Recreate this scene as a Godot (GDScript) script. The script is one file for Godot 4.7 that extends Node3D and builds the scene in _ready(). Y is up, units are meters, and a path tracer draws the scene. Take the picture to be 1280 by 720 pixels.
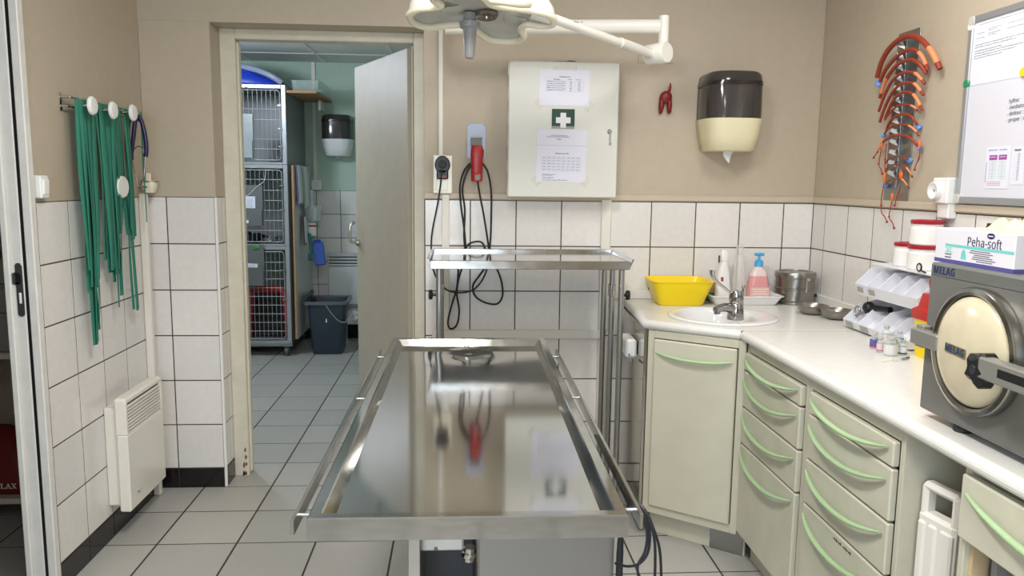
extends Node3D

# ---------------------------------------------------------------- camera solved from the photograph (image taken as 1280x720)
const F := 980.633
const EYE := Vector3(0.0, 1.3875, 0.0)
const C_RIGHT := Vector3(0.9977922, 0.01227718, 0.06526862)
const C_UP := Vector3(-0.00330503, 0.99072631, -0.13583243)
const C_FWD := Vector3(0.06633098, -0.13531683, -0.98857957)
# room (metres)
const XL := -1.34
const XR := 1.598
const ZB := -3.4735
const P := 0.202          # wall tile pitch
const HP := 0.09          # black plinth
const TT := 1.302         # top of the tiling
const CEIL := 2.5
const ZD := -3.68         # far face of the back wall
const ZF := -6.85         # far wall of the back room
const WT := 0.866         # worktop surface

var used := {}
var mats := {}
var meshes := {}
var texs := {}

# ---------------------------------------------------------------- pixel -> direction, met with a known plane
func dir(px: float, py: float) -> Vector3:
	return C_FWD + C_RIGHT * ((px - 640.0) / F) - C_UP * ((py - 360.0) / F)
func at_x(px: float, py: float, x: float) -> Vector3:
	var d := dir(px, py)
	return EYE + d * ((x - EYE.x) / d.x)
func at_y(px: float, py: float, y: float) -> Vector3:
	var d := dir(px, py)
	return EYE + d * ((y - EYE.y) / d.y)
func at_z(px: float, py: float, z: float) -> Vector3:
	var d := dir(px, py)
	return EYE + d * ((z - EYE.z) / d.z)

# ---------------------------------------------------------------- nodes
func numbered(called: String) -> String:
	if not used.has(called):
		used[called] = 0
		return called
	used[called] += 1
	return "%s_%03d" % [called, used[called]]

func thing(called: String, label: String, category: String, at := Vector3.ZERO, turn := 0.0, group := "") -> Node3D:
	var o := Node3D.new()
	o.name = numbered(called)
	add_child(o)
	o.position = at
	o.rotation.y = turn
	o.set_meta("label", label)
	o.set_meta("category", category)
	if group != "":
		o.set_meta("group", group)
	return o

func struct(called: String, label: String, category: String) -> Node3D:
	var o := thing(called, label, category)
	o.set_meta("kind", "structure")
	return o

func part(parent: Node3D, called: String, mesh: Mesh, m: Material, at := Vector3.ZERO, rot := Vector3.ZERO, label := "") -> MeshInstance3D:
	var o := MeshInstance3D.new()
	o.name = called
	o.mesh = mesh
	o.material_override = m
	parent.add_child(o, true)
	o.position = at
	o.rotation = rot
	o.cast_shadow = GeometryInstance3D.SHADOW_CASTING_SETTING_ON
	if label != "":
		o.set_meta("label", label)
	return o

func single(called: String, label: String, category: String, mesh: Mesh, m: Material, at := Vector3.ZERO, rot := Vector3.ZERO, group := "") -> MeshInstance3D:
	var o := part(self, numbered(called), mesh, m, at, rot, label)
	o.set_meta("category", category)
	if group != "":
		o.set_meta("group", group)
	return o

# ---------------------------------------------------------------- mesh helpers
func mb() -> SurfaceTool:
	var st := SurfaceTool.new()
	st.begin(Mesh.PRIMITIVE_TRIANGLES)
	return st
func done(st: SurfaceTool) -> ArrayMesh:
	st.generate_normals()
	return st.commit()
# a,b,c,d counter-clockwise seen from outside
func quad(st: SurfaceTool, a: Vector3, b: Vector3, c: Vector3, d: Vector3) -> void:
	st.add_vertex(a); st.add_vertex(c); st.add_vertex(b)
	st.add_vertex(a); st.add_vertex(d); st.add_vertex(c)
func tri(st: SurfaceTool, a: Vector3, b: Vector3, c: Vector3) -> void:
	st.add_vertex(a); st.add_vertex(c); st.add_vertex(b)
func join(list: Array) -> ArrayMesh:
	var st := SurfaceTool.new()
	st.begin(Mesh.PRIMITIVE_TRIANGLES)
	for e in list:
		if e is Mesh:
			st.append_from(e, 0, Transform3D.IDENTITY)
		else:
			st.append_from(e[0], 0, e[1])
	return st.commit()
func moved(x: float, y: float, z: float) -> Transform3D:
	return Transform3D(Basis.IDENTITY, Vector3(x, y, z))
func turned(at: Vector3, rot: Vector3) -> Transform3D:
	return Transform3D(Basis.from_euler(rot), at)

# chamfered box, centred
func box(sx: float, sy: float, sz: float, b := 0.002) -> ArrayMesh:
	var key := "b%.4f,%.4f,%.4f,%.4f" % [sx, sy, sz, b]
	if meshes.has(key):
		return meshes[key]
	b = min(b, min(sx, min(sy, sz)) * 0.45)
	var h := Vector3(sx, sy, sz) * 0.5
	var st := mb()
	st.set_smooth_group(-1)
	var c := func(s: Vector3, ax: int) -> Vector3:
		var v := Vector3(s.x * (h.x - b), s.y * (h.y - b), s.z * (h.z - b))
		v[ax] = s[ax] * h[ax]
		return v
	var fc := func(a: Vector3, d: Vector3, e: Vector3, f: Vector3) -> void:
		var n := (d - a).cross(e - a)
		if n.dot(a + d + e + f) < 0.0:
			quad(st, a, f, e, d)
		else:
			quad(st, a, d, e, f)
	for ax in 3:
		var u := (ax + 1) % 3
		var w := (ax + 2) % 3
		for s in [-1.0, 1.0]:
			var k := []
			for t in [[-1.0, -1.0], [1.0, -1.0], [1.0, 1.0], [-1.0, 1.0]]:
				var sg := Vector3.ZERO
				sg[ax] = s; sg[u] = t[0]; sg[w] = t[1]
				k.append(c.call(sg, ax))
			fc.call(k[0], k[1], k[2], k[3])
		# edges parallel to ax
		for su in [-1.0, 1.0]:
			for sw in [-1.0, 1.0]:
				var lo := Vector3.ZERO
				lo[ax] = -1.0; lo[u] = su; lo[w] = sw
				var hi := lo
				hi[ax] = 1.0
				fc.call(c.call(lo, u), c.call(hi, u), c.call(hi, w), c.call(lo, w))
	for sx_ in [-1.0, 1.0]:
		for sy_ in [-1.0, 1.0]:
			for sz_ in [-1.0, 1.0]:
				var sg := Vector3(sx_, sy_, sz_)
				var a: Vector3 = c.call(sg, 0)
				var d: Vector3 = c.call(sg, 1)
				var e: Vector3 = c.call(sg, 2)
				if (d - a).cross(e - a).dot(sg) < 0.0:
					tri(st, a, e, d)
				else:
					tri(st, a, d, e)
	meshes[key] = done(st)
	return meshes[key]

# box given by its two corners, in place
func bx(a: Vector3, b: Vector3, bevel := 0.002) -> Array:
	var lo := a.min(b)
	var hi := a.max(b)
	var s := hi - lo
	return [box(s.x, s.y, s.z, bevel), Transform3D(Basis.IDENTITY, (lo + hi) * 0.5)]
func part_bx(parent: Node3D, called: String, a: Vector3, b: Vector3, m: Material, bevel := 0.002, label := "") -> MeshInstance3D:
	var e := bx(a, b, bevel)
	return part(parent, called, e[0], m, e[1].origin, Vector3.ZERO, label)

# tile: face towards +z, back at z = 0, open at the back
func tile_mesh(w: float, h: float, t := 0.007, b := 0.0016) -> ArrayMesh:
	var key := "t%.4f,%.4f,%.4f" % [w, h, t]
	if meshes.has(key):
		return meshes[key]
	var st := mb()
	st.set_smooth_group(-1)
	var x := w * 0.5
	var y := h * 0.5
	var r0 := [Vector3(-x, -y, 0), Vector3(x, -y, 0), Vector3(x, y, 0), Vector3(-x, y, 0)]
	var r1 := []
	var r2 := []
	for v in r0:
		r1.append(v + Vector3(0, 0, t - b))
		r2.append(Vector3(v.x - signf(v.x) * b, v.y - signf(v.y) * b, t))
	for i in 4:
		var j := (i + 1) % 4
		quad(st, r0[i], r0[j], r1[j], r1[i])
		quad(st, r1[i], r1[j], r2[j], r2[i])
	quad(st, r2[0], r2[1], r2[2], r2[3])
	quad(st, r0[3], r0[2], r0[1], r0[0])
	meshes[key] = done(st)
	return meshes[key]

# sheet with print: face +z with full uv, centred
func sheet(w: float, h: float, t := 0.0008) -> ArrayMesh:
	var st := mb()
	st.set_smooth_group(-1)
	var x := w * 0.5
	var y := h * 0.5
	var vs := [Vector3(-x, -y, t), Vector3(x, -y, t), Vector3(x, y, t), Vector3(-x, y, t)]
	var uv := [Vector2(0, 1), Vector2(1, 1), Vector2(1, 0), Vector2(0, 0)]
	for k in [0, 2, 1, 0, 3, 2]:
		st.set_uv(uv[k])
		st.add_vertex(vs[k])
	st.set_uv(Vector2(0.01, 0.01))
	var bs := []
	for v in vs:
		bs.append(Vector3(v.x, v.y, 0))
	for i in 4:
		var j := (i + 1) % 4
		quad(st, bs[i], bs[j], vs[j], vs[i])
	quad(st, bs[3], bs[2], bs[1], bs[0])
	return done(st)

# lathe about y; profile of Vector2(radius, height), bottom to top on the outside
func lathe(prof: Array, segs := 24, sx := 1.0, sz := 1.0, sharp := 0.6) -> ArrayMesh:
	var st := mb()
	var g := 0
	for i in prof.size() - 1:
		if i > 0:
			var d0: Vector2 = (prof[i] - prof[i - 1])
			var d1: Vector2 = (prof[i + 1] - prof[i])
			if absf(d0.angle_to(d1)) > sharp:
				g += 1
		st.set_smooth_group(g)
		for k in segs:
			var a0 := TAU * k / segs
			var a1 := TAU * (k + 1) / segs
			var p0: Vector2 = prof[i]
			var p1: Vector2 = prof[i + 1]
			var A := Vector3(p0.x * cos(a0) * sx, p0.y, -p0.x * sin(a0) * sz)
			var B := Vector3(p0.x * cos(a1) * sx, p0.y, -p0.x * sin(a1) * sz)
			var Cc := Vector3(p1.x * cos(a1) * sx, p1.y, -p1.x * sin(a1) * sz)
			var D := Vector3(p1.x * cos(a0) * sx, p1.y, -p1.x * sin(a0) * sz)
			if p0.x < 0.00001:
				tri(st, A, Cc, D)
			elif p1.x < 0.00001:
				tri(st, A, B, D)
			else:
				quad(st, A, B, Cc, D)
	return done(st)
func cyl(r: float, h: float, segs := 20, b := 0.0015, r2 := -1.0) -> ArrayMesh:
	if r2 < 0.0:
		r2 = r
	b = min(b, min(min(r, r2), h) * 0.4)
	return lathe([Vector2(0, 0), Vector2(r - b, 0), Vector2(r, b), Vector2(r2, h - b), Vector2(r2 - b, h), Vector2(0, h)], segs, 1, 1, 0.5)

# tube along points; radius number or array
func tube(pts: Array, rad, segs := 8, flat := 1.0, closed := false) -> ArrayMesh:
	var st := mb()
	var n := pts.size()
	var rings := []
	var up := Vector3.UP
	var t0: Vector3 = (pts[1] - pts[0]).normalized()
	if absf(t0.dot(up)) > 0.9:
		up = Vector3(0, 0, 1)
	var side := t0.cross(up).normalized()
	for i in n:
		var t: Vector3
		if closed:
			t = (pts[(i + 1) % n] - pts[(i - 1 + n) % n]).normalized()
		elif i == 0:
			t = (pts[1] - pts[0]).normalized()
		elif i == n - 1:
			t = (pts[n - 1] - pts[n - 2]).normalized()
		else:
			t = (pts[i + 1] - pts[i - 1]).normalized()
		side = (side - t * side.dot(t)).normalized()
		var nb := t.cross(side).normalized()
		var r: float = rad[i] if rad is Array else rad
		var ring := []
		for k in segs:
			var a := TAU * k / segs
			ring.append(pts[i] + side * (cos(a) * r) + nb * (sin(a) * r * flat))
		rings.append(ring)
	st.set_smooth_group(0)
	var last := n if closed else n - 1
	for i in last:
		var j := (i + 1) % n
		for k in segs:
			var l := (k + 1) % segs
			quad(st, rings[i][k], rings[i][l], rings[j][l], rings[j][k])
	if not closed:
		st.set_smooth_group(1)
		for k in segs:
			var l := (k + 1) % segs
			tri(st, pts[0], rings[0][l], rings[0][k])
			tri(st, pts[n - 1], rings[n - 1][k], rings[n - 1][l])
	return done(st)
func bar(a: Vector3, b: Vector3, r: float, segs := 10) -> ArrayMesh:
	return tube([a, b], r, segs)

# Catmull-Rom through points
func smooth(pts: Array, per := 6, closed := false) -> Array:
	var out := []
	var n := pts.size()
	var last := n if closed else n - 1
	for i in last:
		var p0 = pts[(i - 1 + n) % n] if closed else pts[max(i - 1, 0)]
		var p1 = pts[i]
		var p2 = pts[(i + 1) % n]
		var p3 = pts[(i + 2) % n] if closed else pts[min(i + 2, n - 1)]
		for k in per:
			var t := float(k) / per
			out.append(0.5 * ((2.0 * p1) + (p2 - p0) * t + (2.0 * p0 - 5.0 * p1 + 4.0 * p2 - p3) * t * t + (3.0 * p1 - p0 - 3.0 * p2 + p3) * t * t * t))
	if not closed:
		out.append(pts[n - 1])
	return out

# prism: polygon (x, y) counter-clockwise, from z = 0 to z = depth, edges chamfered by b (convex or gentle outlines)
func inset(poly: Array, d: float) -> Array:
	var out := []
	var n := poly.size()
	for i in n:
		var a: Vector2 = poly[(i - 1 + n) % n]
		var p: Vector2 = poly[i]
		var c: Vector2 = poly[(i + 1) % n]
		var e0 := (p - a).normalized()
		var e1 := (c - p).normalized()
		var n0 := Vector2(-e0.y, e0.x)
		var n1 := Vector2(-e1.y, e1.x)
		var m := n0 + n1
		var l := m.length_squared()
		out.append(p + (m * (2.0 / l) * d if l > 0.2 else n0 * d))
	return out
func prism(poly: Array, depth: float, b := 0.0, smooth_side := false) -> ArrayMesh:
	var st := mb()
	var layers := []
	if b > 0.0:
		layers = [[inset(poly, b), 0.0], [poly, b], [poly, depth - b], [inset(poly, b), depth]]
	else:
		layers = [[poly, 0.0], [poly, depth]]
	var n := poly.size()
	for li in layers.size() - 1:
		st.set_smooth_group(li + 1 if smooth_side else -1)
		for i in n:
			var j := (i + 1) % n
			var A: Vector2 = layers[li][0][i]
			var B: Vector2 = layers[li][0][j]
			var Cc: Vector2 = layers[li + 1][0][j]
			var D: Vector2 = layers[li + 1][0][i]
			var z0: float = layers[li][1]
			var z1: float = layers[li + 1][1]
			quad(st, Vector3(A.x, A.y, z0), Vector3(B.x, B.y, z0), Vector3(Cc.x, Cc.y, z1), Vector3(D.x, D.y, z1))
	st.set_smooth_group(-1)
	for cap in [0, layers.size() - 1]:
		var pl := PackedVector2Array(layers[cap][0])
		var z: float = layers[cap][1]
		var id := Geometry2D.triangulate_polygon(pl)
		for k in range(0, id.size(), 3):
			var A := Vector3(pl[id[k]].x, pl[id[k]].y, z)
			var B := Vector3(pl[id[k + 1]].x, pl[id[k + 1]].y, z)
			var Cc := Vector3(pl[id[k + 2]].x, pl[id[k + 2]].y, z)
			var up := (B - A).cross(Cc - A).z > 0.0
			if up == (cap != 0):
				tri(st, A, B, Cc)
			else:
				tri(st, A, Cc, B)
	return done(st)
func ring2(n: int, rx: float, ry: float, c := Vector2.ZERO) -> Array:
	var out := []
	for i in n:
		out.append(c + Vector2(cos(TAU * i / n) * rx, sin(TAU * i / n) * ry))
	return out
func rrect(w: float, h: float, r: float, seg := 4) -> Array:
	var out := []
	for q in 4:
		var cx := (w * 0.5 - r) * (1.0 if q == 0 or q == 3 else -1.0)
		var cy := (h * 0.5 - r) * (1.0 if q < 2 else -1.0)
		for k in seg + 1:
			var a := PI * 0.5 * (q + float(k) / seg)
			out.append(Vector2(cx + cos(a) * r, cy + sin(a) * r))
	return out
# loft between rings of equal size (counter-clockwise seen from +y/outside end); caps optional
func loft(rings: Array, cap0 := true, cap1 := true, grp := []) -> ArrayMesh:
	var st := mb()
	var n: int = rings[0].size()
	for i in rings.size() - 1:
		st.set_smooth_group(grp[i] if grp.size() > i else 0)
		for k in n:
			var l := (k + 1) % n
			quad(st, rings[i][k], rings[i][l], rings[i + 1][l], rings[i + 1][k])
	st.set_smooth_group(-1)
	for e in [[0, cap0], [rings.size() - 1, cap1]]:
		if e[1]:
			var c := Vector3.ZERO
			for v in rings[e[0]]:
				c += v
			c /= n
			for k in n:
				var l := (k + 1) % n
				if e[0] == 0:
					tri(st, c, rings[0][l], rings[0][k])
				else:
					tri(st, c, rings[e[0]][k], rings[e[0]][l])
	return done(st)
# ring from an (x, z) outline at height y; outline counter-clockwise seen from above means x, -z
func ring3(poly: Array, y: float, s := 1.0, c := Vector2.ZERO) -> Array:
	var out := []
	for p in poly:
		var q: Vector2 = c + (p - c) * s
		out.append(Vector3(q.x, y, -q.y))
	return out
func ball(r: float, sx := 1.0, sy := 1.0, sz := 1.0, segs := 16) -> ArrayMesh:
	var pr := []
	for i in 11:
		var a := -PI / 2 + PI * i / 10.0
		pr.append(Vector2(maxf(cos(a), 0.0) * r if i > 0 and i < 10 else 0.0, sin(a) * r * sy))
	return lathe(pr, segs, sx, sz, 3.0)

func text_mesh(s: String, height: float, depth := 0.0006, bold := false, font := "Droid Sans") -> TextMesh:
	var t := TextMesh.new()
	var f := SystemFont.new()
	f.font_names = PackedStringArray([font])
	if bold:
		f.font_weight = 700
	t.font = f
	t.text = s
	t.font_size = 64
	t.pixel_size = height / 46.0
	t.depth = depth
	return t

# ---------------------------------------------------------------- materials
func tex_noise(key: String, seed_: int, freq: float, lo: float, hi: float, size := 256, stretch := 1) -> ImageTexture:
	if texs.has(key):
		return texs[key]
	var n := FastNoiseLite.new()
	n.seed = seed_
	n.frequency = freq
	n.fractal_octaves = 4
	var src := n.get_seamless_image(size, size)
	src.convert(Image.FORMAT_L8)
	if stretch > 1:
		src.resize(size / stretch, size, Image.INTERPOLATE_BILINEAR)
		src.resize(size, size, Image.INTERPOLATE_BILINEAR)
	var img := Image.create(size, size, false, Image.FORMAT_RGB8)
	for y in size:
		for x in size:
			var v := lerpf(lo, hi, src.get_pixel(x, y).r)
			img.set_pixel(x, y, Color(v, v, v))
	texs[key] = ImageTexture.create_from_image(img)
	return texs[key]

func M(key: String, col: Color, rough := 0.5, metal := 0.0) -> StandardMaterial3D:
	if mats.has(key):
		return mats[key]
	var m := StandardMaterial3D.new()
	m.albedo_color = col
	m.roughness = rough
	m.metallic = metal
	mats[key] = m
	return m
func rgb(r: int, g: int, b: int) -> Color:
	return Color(r / 255.0, g / 255.0, b / 255.0)
func noisy(m: StandardMaterial3D, t: Texture2D, scale: float, rough_t: Texture2D = null) -> StandardMaterial3D:
	m.albedo_texture = t
	m.uv1_triplanar = true
	m.uv1_world_triplanar = true
	m.uv1_scale = Vector3.ONE * scale
	if rough_t:
		m.roughness_texture = rough_t
	return m
func clear(key: String, col: Color, rough := 0.05) -> StandardMaterial3D:
	var m := M(key, col, rough)
	m.transparency = BaseMaterial3D.TRANSPARENCY_ALPHA
	return m

func make_materials() -> void:
	var fine := tex_noise("fine", 3, 0.05, 0.972, 1.0)
	var mid := tex_noise("mid", 7, 0.02, 0.95, 1.0)
	var speck := tex_noise("speck", 13, 0.2, 0.9, 1.0)
	var streak := tex_noise("streak", 5, 0.09, 0.9, 1.0, 256, 16)
	var rgh := tex_noise("rgh", 21, 0.03, 0.55, 1.0)
	noisy(M("paint", rgb(193, 180, 160), 0.55), fine, 1.3)
	noisy(M("paint_trim", rgb(204, 190, 170), 0.45), fine, 1.3)
	noisy(M("green", rgb(186, 208, 190), 0.6), fine, 1.3)
	noisy(M("plaster", rgb(232, 230, 224), 0.8), fine, 1.3)
	for i in 3:
		noisy(M("tile%d" % i, [rgb(234, 231, 226), rgb(230, 227, 223), rgb(237, 233, 229)][i], 0.16), fine, 2.0)
	M("grout", rgb(74, 64, 56), 0.9)
	M("floor_grout", rgb(62, 58, 54), 0.9)
	M("black_tile", rgb(22, 21, 21), 0.15)
	for i in 4:
		noisy(M("floor%d" % i, [rgb(186, 184, 178), rgb(181, 180, 174), rgb(190, 188, 181), rgb(184, 182, 177)][i], 0.38), speck, 3.0)
	noisy(M("white_paint", rgb(226, 224, 218), 0.4), mid, 2.0)
	noisy(M("cream_paint", rgb(221, 215, 196), 0.4), mid, 2.0)
	noisy(M("door_paint", rgb(188, 176, 158), 0.5), mid, 1.5)
	M("trunking", rgb(230, 226, 216), 0.4)
	var st := M("steel", rgb(188, 188, 186), 0.22, 1.0)
	st.roughness_texture = rgh
	st.uv1_triplanar = true
	st.uv1_world_triplanar = true
	st.uv1_scale = Vector3(2.0, 2.0, 2.0)
	var tb := M("table_steel", rgb(196, 196, 193), 0.12, 1.0)
	tb.roughness_texture = rgh
	tb.albedo_texture = streak
	tb.uv1_triplanar = true
	tb.uv1_scale = Vector3(3.0, 3.0, 3.0)
	M("steel_dull", rgb(166, 167, 167), 0.36, 1.0)
	M("steel_bright", rgb(205, 203, 198), 0.12, 1.0)
	M("steel_cage", rgb(150, 152, 152), 0.45, 0.4)
	M("chrome", rgb(166, 166, 166), 0.12, 1.0)
	M("mirror_steel", rgb(188, 186, 180), 0.10, 1.0)
	noisy(M("laminate", rgb(206, 203, 184), 0.42), mid, 1.2)
	noisy(M("laminate_front", rgb(209, 206, 187), 0.38), mid, 1.2)
	noisy(M("worktop", rgb(232, 231, 226), 0.25), fine, 2.0)
	M("mint", rgb(170, 198, 152), 0.36)
	M("porcelain", rgb(232, 232, 232), 0.08)
	M("white", rgb(238, 238, 236), 0.35)
	M("white_gloss", rgb(240, 240, 238), 0.15)
	M("ivory", rgb(236, 229, 206), 0.2)
	M("enamel", rgb(236, 234, 226), 0.25)
	M("cabinet_white", rgb(221, 221, 213), 0.35)
	M("black", rgb(22, 22, 24), 0.4)
	M("black_rubber", rgb(30, 30, 32), 0.55)
	M("cable", rgb(34, 37, 44), 0.45)
	M("red", rgb(180, 38, 34), 0.35)
	M("dark_red", rgb(128, 24, 24), 0.35)
	M("lid_red", rgb(164, 28, 44), 0.3)
	M("yellow", rgb(250, 220, 10), 0.3)
	M("grey", rgb(140, 142, 140), 0.5)
	M("dark_grey", rgb(70, 72, 74), 0.5)
	M("paper", rgb(232, 232, 240), 0.7)
	clear("tape", Color(0.98, 0.97, 0.93, 0.22), 0.3)
	noisy(M("cloth_green", rgb(52, 134, 112), 0.85), speck, 6.0)
	noisy(M("cloth_green_b", rgb(44, 122, 102), 0.85), speck, 6.0)
	M("navy", rgb(28, 30, 74), 0.35)
	M("rubber_red", rgb(154, 56, 36), 0.5)
	M("rubber_orange", rgb(228, 144, 96), 0.5)
	M("connector_blue", rgb(110, 160, 232), 0.35)
	clear("smoke_plastic", Color(0.26, 0.245, 0.24, 0.74), 0.1)
	M("autoclave", rgb(122, 123, 120), 0.42, 0.4)
	M("bag_blue", rgb(20, 60, 190), 0.4)
	M("bin_blue", rgb(48, 58, 72), 0.45)
	M("wood", rgb(168, 130, 88), 0.6)
	M("board", rgb(206, 206, 206), 0.5)

# ---------------------------------------------------------------- printed images
func print_image(kind: String) -> ImageTexture:
	var rng := RandomNumberGenerator.new()
	rng.seed = hash(kind)
	var W := 320
	var H := 220
	var bg := Color(0.9, 0.9, 0.95)
	var ink := Color(0.35, 0.36, 0.4)
	var blue := Color(0.3, 0.42, 0.6)
	var grid := Color(0.72, 0.72, 0.76)
	if kind == "schedule":
		H = 320
		W = 290
	if kind == "chart":
		W = 160
		H = 220
	if kind == "list":
		W = 128
		H = 220
	if kind == "notice":
		H = 300
	var im := Image.create(W, H, false, Image.FORMAT_RGB8)
	im.fill(bg)
	var word := func(x: int, y: int, w: int, h: int, c: Color) -> void:
		var k := x
		while k < x + w:
			var l := rng.randi_range(3, 9)
			im.fill_rect(Rect2i(k, y + rng.randi_range(0, 1), mini(l, x + w - k), h), c.lerp(bg, rng.randf() * 0.4))
			k += l + 2
	if kind == "prices":
		word.call(125, 40, 72, 6, ink)
		for r in 7:
			im.fill_rect(Rect2i(42, 53 + r * 13, 240, 1), grid)
		for x in [42, 172, 226, 282]:
			im.fill_rect(Rect2i(x, 53, 1, 79), grid)
		word.call(88, 57, 44, 5, Color(0.2, 0.2, 0.22))
		word.call(180, 57, 26, 4, ink)
		word.call(232, 57, 28, 4, ink)
		for r in 5:
			word.call(48, 70 + r * 13, 34, 5, blue)
			word.call(84, 70 + r * 13, 80, 4, ink)
			word.call(192, 71 + r * 13, 16, 5, blue)
			word.call(244, 71 + r * 13, 18, 5, blue)
	elif kind == "schedule":
		word.call(80, 34, 96, 4, ink)
		word.call(60, 42, 130, 4, ink)
		word.call(116, 56, 26, 5, Color(0.75, 0.15, 0.2))
		im.fill_rect(Rect2i(0, 96, W, 2), Color(0.7, 0.7, 0.74))
		word.call(108, 142, 80, 6, ink)
		for r in 6:
			im.fill_rect(Rect2i(34, 164 + r * 18, 226, 1), grid)
		for c in 9:
			im.fill_rect(Rect2i(34 + int(c * 28.2), 164, 1, 90), grid)
			for r in 5:
				if c < 8:
					word.call(38 + int(c * 28.2), 170 + r * 18, 18, 4, ink if c == 0 else blue)
		word.call(36, 272, 76, 4, blue)
		word.call(36, 278, 60, 3, ink)
		word.call(36, 292, 66, 5, blue)
		word.call(36, 306, 150, 4, ink)
	elif kind == "notice":
		word.call(40, 20, 250, 3, ink)
		for r in 2:
			word.call(30, 60 + r * 22, 40, 3, ink)
			word.call(90, 50 + r * 22, 60, 3, ink)
			word.call(90, 58 + r * 22, 40, 3, ink)
			word.call(180, 50 + r * 22, 90, 3, ink)
			im.fill_rect(Rect2i(20, 44 + r * 26, 280, 1), grid)
		im.fill_rect(Rect2i(20, 96, 280, 1), grid)
		for r in 6:
			word.call(26, 112 + r * 11 + (6 if r > 1 else 0), 260 - (r % 3) * 60, 4, ink)
	elif kind == "chart":
		word.call(14, 14, 60, 7, Color(0.45, 0.5, 0.8))
		word.call(86, 14, 50, 7, Color(0.45, 0.5, 0.8))
		for c in 2:
			im.fill_rect(Rect2i(24 + c * 62, 44, 52, 26), Color(0.62, 0.3, 0.62))
			word.call(30 + c * 62, 52, 38, 4, Color(0.95, 0.9, 0.95))
			for r in 10:
				im.fill_rect(Rect2i(24 + c * 62, 76 + r * 10, 52, 2), Color(0.6, 0.74, 0.68))
			im.fill_rect(Rect2i(50 + c * 62, 76, 2, 96), Color(0.6, 0.74, 0.68))
		for r in 3:
			word.call(20, 182 + r * 9, 90, 4, Color(0.75, 0.4, 0.45))
		im.fill_rect(Rect2i(6, 80, 3, 110), ink)
	elif kind == "list":
		word.call(20, 12, 64, 12, Color(0.15, 0.15, 0.2))
		for r in 18:
			im.fill_rect(Rect2i(12, 40 + r * 9, 76, 1), grid)
			word.call(58, 36 + r * 9, 20, 4, ink)
	elif kind == "card":
		for r in 9:
			word.call(20, 30 + r * 18, 250, 5, blue)
	return ImageTexture.create_from_image(im)
func printed(kind: String) -> StandardMaterial3D:
	if mats.has("print_" + kind):
		return mats["print_" + kind]
	var m := StandardMaterial3D.new()
	m.albedo_texture = print_image(kind)
	m.roughness = 0.6
	mats["print_" + kind] = m
	return m

# ================================================================ scene
func _ready() -> void:
	make_materials()
	make_camera_and_light()
	make_shell()
	make_table()
	make_counter()
	make_trolley()
	make_lamp()
	make_back_wall_things()
	make_counter_things()
	make_right_wall_things()
	make_left_wall_things()
	make_back_room()
	make_side_room()

func make_camera_and_light() -> void:
	var cam := Camera3D.new()
	cam.name = "camera"
	add_child(cam)
	cam.transform = Transform3D(Basis(C_RIGHT.normalized(), C_UP.normalized(), -C_FWD.normalized()).orthonormalized(), EYE)
	cam.fov = rad_to_deg(2.0 * atan(360.0 / F))
	cam.near = 0.03
	cam.current = true
	var env := Environment.new()
	env.background_mode = Environment.BG_COLOR
	env.background_color = Color(0, 0, 0)
	env.ambient_light_source = Environment.AMBIENT_SOURCE_DISABLED
	env.tonemap_mode = Environment.TONE_MAPPER_LINEAR
	env.tonemap_exposure = 1.1
	env.sdfgi_enabled = true
	env.ssao_enabled = true
	env.ssil_enabled = true
	var we := WorldEnvironment.new()
	we.name = "world"
	we.environment = env
	add_child(we)
	ceiling_light("white ceiling light panel over the steel table", Vector3(-0.1, CEIL, -1.4), 0.3, 0.7, 3.3, Color(1.0, 0.985, 0.965))
	ceiling_light("white ceiling light panel above the right worktop", Vector3(1.0, CEIL, -2.1), 0.3, 0.6, 1.0, Color(1.0, 0.985, 0.965))
	ceiling_light("white ceiling light panel behind the photographer", Vector3(0.2, CEIL, 0.35), 0.3, 1.2, 2.0, Color(1.0, 0.985, 0.965))
	var gb := thing("globe_lamp", "round white glass lamp hanging in the green back room", "lamp", Vector3(-1.75, 2.347, -4.9))
	part(gb, "rose", cyl(0.06, 0.025, 24), M("white", Color.WHITE), Vector3(0, -0.025, 0))
	part(gb, "stem", cyl(0.01, 0.12, 12), M("white", Color.WHITE), Vector3(0, -0.14, 0))
	var gm := StandardMaterial3D.new()
	gm.albedo_color = Color(0.95, 0.96, 0.98)
	gm.emission_enabled = true
	gm.emission = Color(0.89, 0.93, 1.0)
	gm.emission_energy_multiplier = 2.0
	part(gb, "globe", ball(0.11, 1, 1, 1, 24), gm, Vector3(0, -0.24, 0))
	var ol := OmniLight3D.new()
	ol.name = "bulb_light"
	ol.light_energy = 0.95
	ol.light_color = Color(0.89, 0.93, 1.0)
	ol.light_size = 0.1
	ol.omni_range = 12.0
	ol.omni_attenuation = 2.0
	ol.shadow_enabled = true
	gb.add_child(ol)
	ol.position = Vector3(0, -0.24, 0)

func ceiling_light(label: String, at: Vector3, w: float, l: float, energy: float, col: Color) -> void:
	var t := thing("ceiling_light", label, "lamp", at)
	part(t, "housing", box(w + 0.04, 0.05, l + 0.04, 0.006), M("white", Color.WHITE), Vector3(0, -0.025, 0))
	var glow := StandardMaterial3D.new()
	glow.albedo_color = Color(0.95, 0.95, 0.93)
	glow.emission_enabled = true
	glow.emission = col
	glow.emission_energy_multiplier = 1.5
	part(t, "diffuser", box(w, 0.03, l, 0.008), glow, Vector3(0, -0.055, 0))
	var a := AreaLight3D.new()
	a.name = "tube_light"
	a.area_size = Vector2(w, l)
	a.area_normalize_energy = true
	a.light_energy = energy
	a.light_color = col
	a.area_range = 12.0
	a.shadow_enabled = true
	t.add_child(a)
	a.position = Vector3(0, -0.075, 0)
	a.rotation.x = -PI / 2

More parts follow.
